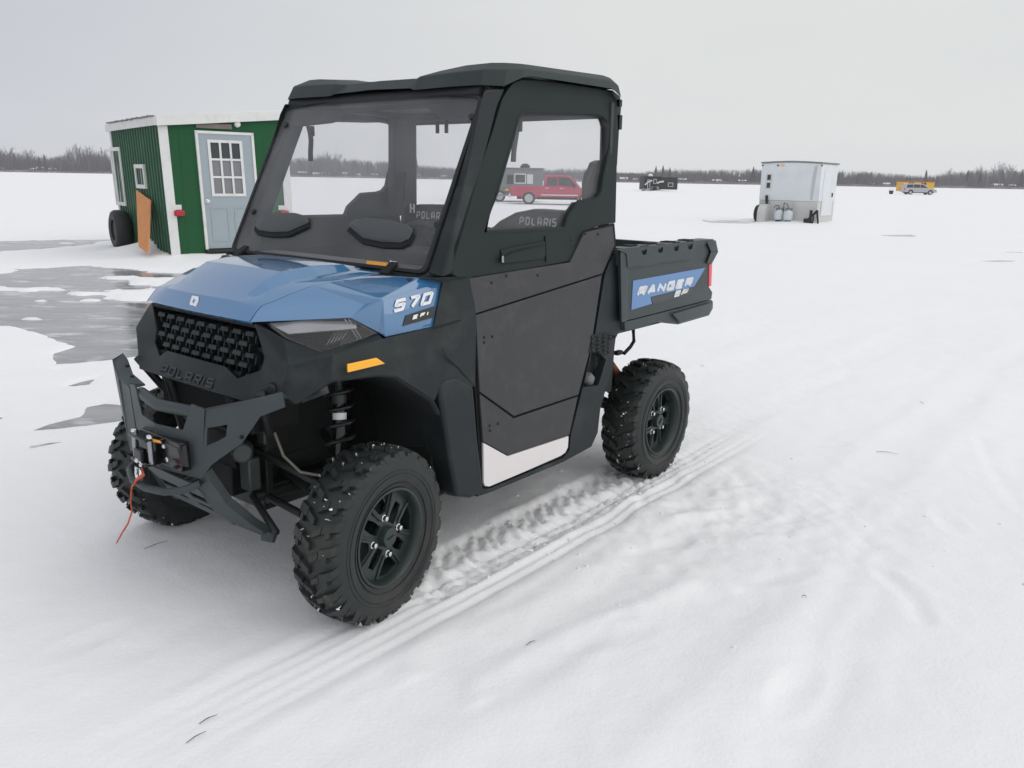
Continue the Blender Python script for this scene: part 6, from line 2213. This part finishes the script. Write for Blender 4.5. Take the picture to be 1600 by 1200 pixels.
def white_trailer():
    K = W(1275, 351); L = AY(1183, 345, K.y * 1.045)
    K.z = L.z = 0
    d = K - L
    Wd = d.length
    root = empty('trailer_fish_house', (L.x, L.y, 0), math.atan2(d.y, d.x))
    tag(root, 'white boxy trailer fish house with two propane tanks in front of it', 'fish house')
    D_ = 1.9
    z1, zs = 2.16, .82
    ar = [(0, z1), (.25, z1 + .035), (.5, z1 + .05), (.75, z1 + .035), (1, z1)]
    o = [V3((0, 0, zs)), V3((Wd, 0, zs))] + [V3((Wd * (1 - u), 0, z)) for u, z in ar]
    MB().prism(o, V3((0, D_, 0))).build('body', MAT['trailer_white'], root, bevel=.02)
    MB().box((Wd / 2, D_ / 2, (zs + .08) / 2), (Wd - .02, D_ - .02, zs - .08)).build('skirt', MAT['trailer_base'], root, bevel=.02)
    r_ = MB()
    rr = [V3((Wd * u - (.03 if u == 0 else -.03 if u == 1 else 0), -.03, z + .0)) for u, z in ar]
    r_.add([p for p in rr] + [p + V3((0, 0, .05)) for p in rr] + [p + V3((0, D_ + .06, 0)) for p in rr] + [p + V3((0, D_ + .06, .05)) for p in rr],
           [[i, i + 1, 6 + i, 5 + i] for i in range(4)] + [[10 + i, 15 + i, 16 + i, 11 + i] for i in range(4)] + [[5 + i, 6 + i, 16 + i, 15 + i] for i in range(4)] + [[i, 10 + i, 11 + i, i + 1] for i in range(4)] + [[0, 5, 15, 10], [4, 14, 19, 9]])
    r_.build('roof', MAT['trailer_grey'], root)
    for z in (1.66, 1.37):
        w_ = MB().plate([V3((.22, -.02, z - .13)), V3((.42, -.02, z - .13)), V3((.42, -.02, z + .12)), V3((.22, -.02, z + .12))], V3((0, .03, 0)),
                        [[V3((.25, -.02, z - .10)), V3((.39, -.02, z - .10)), V3((.39, -.02, z + .09)), V3((.25, -.02, z + .09))]]).build('window', MAT['trailer_base'], root)
        MB().plate([V3((.25, -.005, z - .10)), V3((.39, -.005, z - .10)), V3((.39, -.005, z + .09)), V3((.25, -.005, z + .09))], V3((0, .004, 0))).build('pane', MAT['car_glass'], w_)
    for x, m_ in ((.03, 'soot_black'), (.62, 'soot_black'), (.80, 'amber'), (Wd + .0, 'soot_black')):
        MB().box((x, -.02, z1 - .07), (.10 if m_ == 'amber' else .05, .04, .045)).build('marker_lamp', MAT[m_], root)
    tp = MB()                                             # patched tape and a corner moulding
    tp.prism([V3((Wd * .86, -.006, zs + .05)), V3((Wd * .90, -.006, zs + .05)), V3((Wd * .93, -.006, z1 - .05)), V3((Wd * .88, -.006, z1 - .1)), V3((Wd * .86, -.006, 1.6))], V3((0, .005, 0)))
    tp.build('tape_patch', mat('tape', (.50, .52, .56), .3), root)
    dr = MB().plate([V3((Wd + .012, .35, .3)), V3((Wd + .012, 1.55, .3)), V3((Wd + .012, 1.55, 1.9)), V3((Wd + .012, .35, 1.9))], V3((-.01, 0, 0)))
    do = dr.build('door', MAT['trailer_white'], root, bevel=.004)
    MB().box((Wd + .03, 1.42, 1.05), (.04, .05, .14)).build('handle', MAT['soot_black'], do)
    # fender and wheel at the left front
    fe = MB()
    arc = [V3((.19, -.22 - .34 * math.cos(t), .34 + .34 * math.sin(t))) for t in [k * math.pi / 10 for k in range(11)]]
    fe.prism([V3((.19, .0, .0)), V3((.19, -.56, .0))] + arc[:6] + [V3((.19, .0, .68))], V3((.30, 0, 0)))
    fe.build('fender', MAT['trailer_base'], root, smooth=30)
    c = V3((.13, -.24, .33))
    wo = MB().lathe([(.20, -.08), (.30, -.085), (.32, -.05), (.32, .05), (.30, .085), (.20, .08)], c, (1, 0, 0), 28, closed=True).build('wheel', MAT['black_rubber'], root, smooth=40)
    MB().lathe([(.20, -.07), (.16, -.03), (.05, -.05), (0, -.05)], c, (1, 0, 0), 20).build('rim', MAT['trailer_white'], wo, smooth=40)
    # crank post and drawbar with jack
    cr_ = MB().tube([V3((.33, -.05, .7)), V3((.30, -.05, 1.0))], .05, 10)
    cr_.tube([V3((.34, -.1, .8)), V3((.46, -.12, .45))], .03, 8)
    cr_.build('crank_post', MAT['soot_black'], root)
    tg = MB()
    tg.tube([V3((Wd - .28, -.30, .10)), V3((Wd + .12, -.35, .52))], .045, 8)
    tg.tube([V3((Wd + .10, -.35, .52)), V3((Wd + .18, -.36, .04))], .04, 8)
    tg.tube([V3((Wd - .28, -.30, .08)), V3((Wd - .03, -.35, .08)), V3((Wd + .0, -.35, .3))], .035, 8)
    tg.tube([V3((Wd - .16, -.2, .1)), V3((Wd - .16, -.2, .52))], .05, 8)
    tg.box((Wd - .25, -.25, .14), (.18, .3, .16))
    tg.build('drawbar', MAT['soot_black'], root)
    # gas bottles, each a thing of its own
    m = root.matrix_basis
    ang = root.rotation_euler[2]
    for i, (x, lab) in enumerate(((.92, 'white propane tank in front of the white trailer, left of the pair'), (1.29, 'white propane tank in front of the white trailer, right of the pair with the hose'))):
        p = V3((L.x, L.y, 0)) + Matrix.Rotation(ang, 3, 'Z') @ V3((x, -.28 - .05 * i, 0))
        t = empty('propane_tank', (p.x, p.y, .05), ang)
        tag(t, lab, 'propane tank', 'propane tanks on the trailer drawbar')
        MB().lathe([(.03, 0.06), (.11, .07), (.155, .11), (.165, .16), (.165, .33), (.155, .38), (.11, .43), (.03, .45)], (0, 0, 0), (0, 0, 1), 24).build('bottle', MAT['tank_white'], t, smooth=50)
        MB().lathe([(.11, 0), (.11, .08), (.10, .08), (.10, 0)], (0, 0, 0), (0, 0, 1), 20, closed=True).build('foot_ring', MAT['soot_black'], t)
        cl = MB()
        for a in (0, 2.1, 4.2):
            cl.box((.10 * math.cos(a), .10 * math.sin(a), .47), (.06, .06, .10))
        cl.lathe([(.03, .44), (.03, .52), (0, .53)], (0, 0, 0), (0, 0, 1), 10)
        cl.build('collar', MAT['trailer_grey'], t)
        hz_ = [V3((0, 0, .52)), V3((-.05, .02, .60)), V3((-.18, .06, .58)), V3((-.25, .12, .50))] if i == 0 else [V3((0, 0, .52)), V3((-.08, .0, .66)), V3((-.20, .02, .70)), V3((-.22, .1, .3))]
        MB().tube(hz_, .014, 6).build('hose', MAT['soot_black'], t)
white_trailer()

def black_house():
    c = W(1032, 299)
    y = c.y
    k = y / CAM_F
    root = empty('fish_house', (c.x, c.y, 0), .12)
    tag(root, 'black fish house with white stripes and roof dome far out on the ice', 'fish house')
    w_, z1 = 53 * k, 22 * k
    MB().box((-13 * k, 1.2, z1 / 2 + .1), (w_ * .5, 2.4, z1 - .2)).build('front_cabin', MAT['soot_black'], root, bevel=.03)
    MB().box((13.3 * k, 1.25, z1 / 2 + .08), (w_ * .5, 2.3, z1 - .35)).build('rear_cabin', mat('dark_grey_wall', (.022, .024, .026), .6), root, bevel=.03)
    st = MB()
    st.tube([V3((-25 * k, -.02, 9 * k)), V3((-21 * k, -.02, 13 * k)), V3((-14 * k, -.02, 16 * k))], .10, 4)
    st.tube([V3((-6 * k, -.02, 12 * k)), V3((-2 * k, -.02, 14 * k)), V3((4 * k, -.04, 14.5 * k))], .12, 4)
    st.build('white_stripe', MAT['white_trim'], root)
    dr = MB().plate([V3((-21 * k, -.04, .3)), V3((-17 * k, -.04, .3)), V3((-17 * k, -.04, 17 * k)), V3((-21 * k, -.04, 17 * k))], V3((0, .05, 0)),
                    [[V3((-20.3 * k, -.04, .4)), V3((-17.7 * k, -.04, .4)), V3((-17.7 * k, -.04, 16.4 * k)), V3((-20.3 * k, -.04, 16.4 * k))]])
    dr.build('door', MAT['white_trim'], root)
    for x0, x1, q0, q1 in ((-12, -7, 11, 18), (11, 19, 7, 13)):
        w2 = MB().plate([V3((x0 * k, -.04, q0 * k)), V3((x1 * k, -.04, q0 * k)), V3((x1 * k, -.04, q1 * k)), V3((x0 * k, -.04, q1 * k))], V3((0, .05, 0)))
        wo = w2.build('window', MAT['trailer_base'], root)
        MB().box(((x0 + x1) / 2 * k, -.05, (q0 + q1) / 2 * k), ((x1 - x0 - 1.6) * k, .03, (q1 - q0 - 1.6) * k)).build('pane', MAT['car_glass'], wo)
    MB().box((-11 * k, -.5, 3.6 * k), (11 * k, .9, 7 * k)).build('generator_locker', MAT['trailer_grey'], root, bevel=.05)
    MB().lathe([(.32, -.1), (.32, .0), (.16, .02), (0, .02)], (-12.5 * k, -1.0, .33), (0, -1, 0), 20).build('wheel', MAT['black_rubber'], root)
    MB().lathe([(.30, 0), (.32, .14), (.2, .3), (0, .34)], (-14 * k, 1, z1), (0, 0, 1), 18).build('roof_dome', MAT['roof_snow'], root, smooth=50)
    MB().box((-5 * k, 1, z1 + .04), (1.0, .8, .12)).build('roof_vent', MAT['trailer_grey'], root)
    MB().box((-27 * k, -.3, .2), (5 * k, .5, .35)).build('step', MAT['trailer_grey'], root)
black_house()

def yellow_house():
    y = 142.0
    k = y / CAM_F
    c = AY(1432, 300, y)
    root = empty('fish_house', (c.x, c.y, 0), -.15)
    tag(root, 'bright yellow fish house with orange roof edge behind the silver minivan', 'fish house')
    MB().box((0, 1.2, 10.2 * k), (48 * k, 2.4, 14 * k)).build('body', MAT['yellow_wall'], root, bevel=.03)
    MB().box((0, 1.2, 18.2 * k), (49 * k, 2.6, 1.0 * k)).build('roof', MAT['roof_orange'], root)
    for x0, x1 in ((-13, -5), (5, 12)):
        wo = MB().box(((x0 + x1) / 2 * k, -.02, 13.8 * k), ((x1 - x0) * k, .08, 5 * k)).build('window', MAT['soot_black'], root)
        MB().box(((x0 + x1) / 2 * k, -.06, 13.8 * k), (.08, .03, 5 * k)).build('bar', MAT['yellow_wall'], wo)
    st = MB()
    for a in range(3):
        t = a * math.pi / 3
        st.tube([V3((-20 * k + 2 * k * math.cos(t), -.03, 12.5 * k + 2 * k * math.sin(t))), V3((-20 * k - 2 * k * math.cos(t), -.03, 12.5 * k - 2 * k * math.sin(t)))], .05, 4)
    st.build('star_mark', MAT['soot_black'], root)
yellow_house()

def minivan():
    c = W(1434, 304.2)
    root = empty('minivan', (c.x, c.y, 0), -.06)
    tag(root, 'silver minivan parked in front of the yellow fish house', 'minivan')
    sc = 48 * c.y / CAM_F / 5.0
    h = .95 * sc
    P = lambda x, z, y: V3((x * sc, y, z * sc))
    top = [(-2.5, .40), (-2.5, .95), (-2.42, 1.05), (1.10, 1.02), (1.5, .98), (2.3, .84), (2.48, .62), (2.45, .36)]
    bd = MB().plate([P(x, z, -h) for x, z in arch_profile(top, (-1.5, 1.5), .40)], V3((0, 2 * h, 0)))
    bd.build('body', MAT['silver_paint'], root, bevel=.05)
    cab_ = [(-2.45, 1.0), (-2.2, 1.62), (-1.9, 1.72), (.0, 1.72), (.45, 1.62), (1.5, .97)]
    A_ = [P(x, z, -h + .05 + (.15 if z > 1.3 else 0)) for x, z in cab_]
    B_ = [V3((p.x, -p.y, p.z)) for p in A_]
    n = len(A_)
    MB().add(A_ + B_, [list(range(n)), [n + i for i in reversed(range(n))]] + [[i, (i + 1) % n, n + (i + 1) % n, n + i] for i in range(n)]).build('cab', MAT['silver_paint'], root, bevel=.05)
    for s in (1, -1):
        for q in ([(-2.2, 1.08), (-2.05, 1.52), (-1.2, 1.56), (-1.15, 1.08)], [(-1.08, 1.08), (-1.1, 1.56), (-.2, 1.56), (-.15, 1.08)], [(-.08, 1.08), (-.1, 1.56), (.30, 1.54), (1.05, 1.06)]):
            MB().prism([P(x, z, -s * (h - .03 - .15 * (z - 1) / .7)) for x, z in q], V3((0, s * .03, 0))).build('window', MAT['car_glass'], root)
        MB().box(P(-2.46, .88, -s * (h - .1)), (.12, .2, .35)).build('tail_light', MAT['red_lens'], root)
        MB().box(P(2.32, .72, -s * (h - .25)), (.2, .4, .14)).build('headlight', MAT['lamp_grey'], root)
        for x in (-1.5, 1.5):
            road_wheel(root, x * sc, s * (h - .12), s, .34 * sc, .2)
    MB().box(P(0, .36, 0), (4.2 * sc, 1.5, .2)).build('underbody', MAT['void_black'], root)
minivan()

def small_things():
    p = W(1392, 303.5)
    b = empty('bucket', (p.x, p.y, 0)); tag(b, 'small dark bucket standing on the snow left of the minivan', 'bucket')
    MB().lathe([(.24, 0), (.34, .55), (.30, .55), (.2, .05)], (0, 0, 0), (0, 0, 1), 16).build('pail', MAT['soot_black'], b)
    MB().tube([V3((.33 * math.cos(t), 0, .5 + .3 * math.sin(t))) for t in [k * math.pi / 8 for k in range(9)]], .015, 6).build('handle', MAT['soot_black'], b)
    mat('twig', (.11, .075, .06), .9)
    tw = [((226, 862), (263, 850), 'thin dry twig on the snow in front of the bumper'),
          ((312, 1137), (340, 1124), 'short twig near the bottom edge, upper one of the pair'),
          ((292, 1168), (323, 1150), 'short twig near the bottom edge, lower one of the pair'),
          ((1368, 712), (1403, 716), 'thin stem lying on the open snow right of the rear wheel'),
          ((822, 1014), (836, 1008), 'tiny bent stem on the snow below the tyre tracks'),
          ((1252, 941), (1259, 943), 'dark speck of bark on the trampled snow'),
          ((1436, 634), (1443, 638), 'tiny dark leaf fragment on the snow at the right'),
          ((1094, 575), (1100, 578), 'tiny dark leaf fragment on the snow beside the rear wheel')]
    for a, b_, lab in tw:
        A_, B_ = W(*a), W(*b_)
        A_.z = gz(A_.x, A_.y) + .004; B_.z = gz(B_.x, B_.y) + .006
        mid = (A_ + B_) / 2 + Vector((.004, .003, .004))
        o = Vector((mid.x, mid.y, 0))
        r = MB().tube([A_ - o, A_.lerp(B_, .35) - o + Vector((.002, .004, .003)), mid - o, B_ - o], [.0010, .0014, .0012, .0007], 6).build('twig', MAT['twig'])
        r.location = o
        tag(r, lab, 'twig', 'twigs and bits on the snow')
small_things()
SC.cycles.volume_bounces = 3
# ------------------------------------------------------------------ thin winter haze over the lake
def haze():
    lo, hi = V3((-1150, -45, -3)), V3((1150, 660, 24))
    o = MB().box((lo + hi) / 2, hi - lo).build('haze', None, None, smooth=0)
    m = bpy.data.materials.new('haze')
    m.use_nodes = True
    t = m.node_tree
    t.nodes.clear()
    out_ = N('ShaderNodeOutputMaterial', t)
    v = N('ShaderNodeVolumePrincipled', t)
    v.inputs['Color'].default_value = (.93, .94, .98, 1)
    v.inputs['Density'].default_value = .00032
    t.links.new(v.outputs[0], out_.inputs['Volume'])
    o.data.materials.append(m)
    tag(o, kind='stuff')
haze()
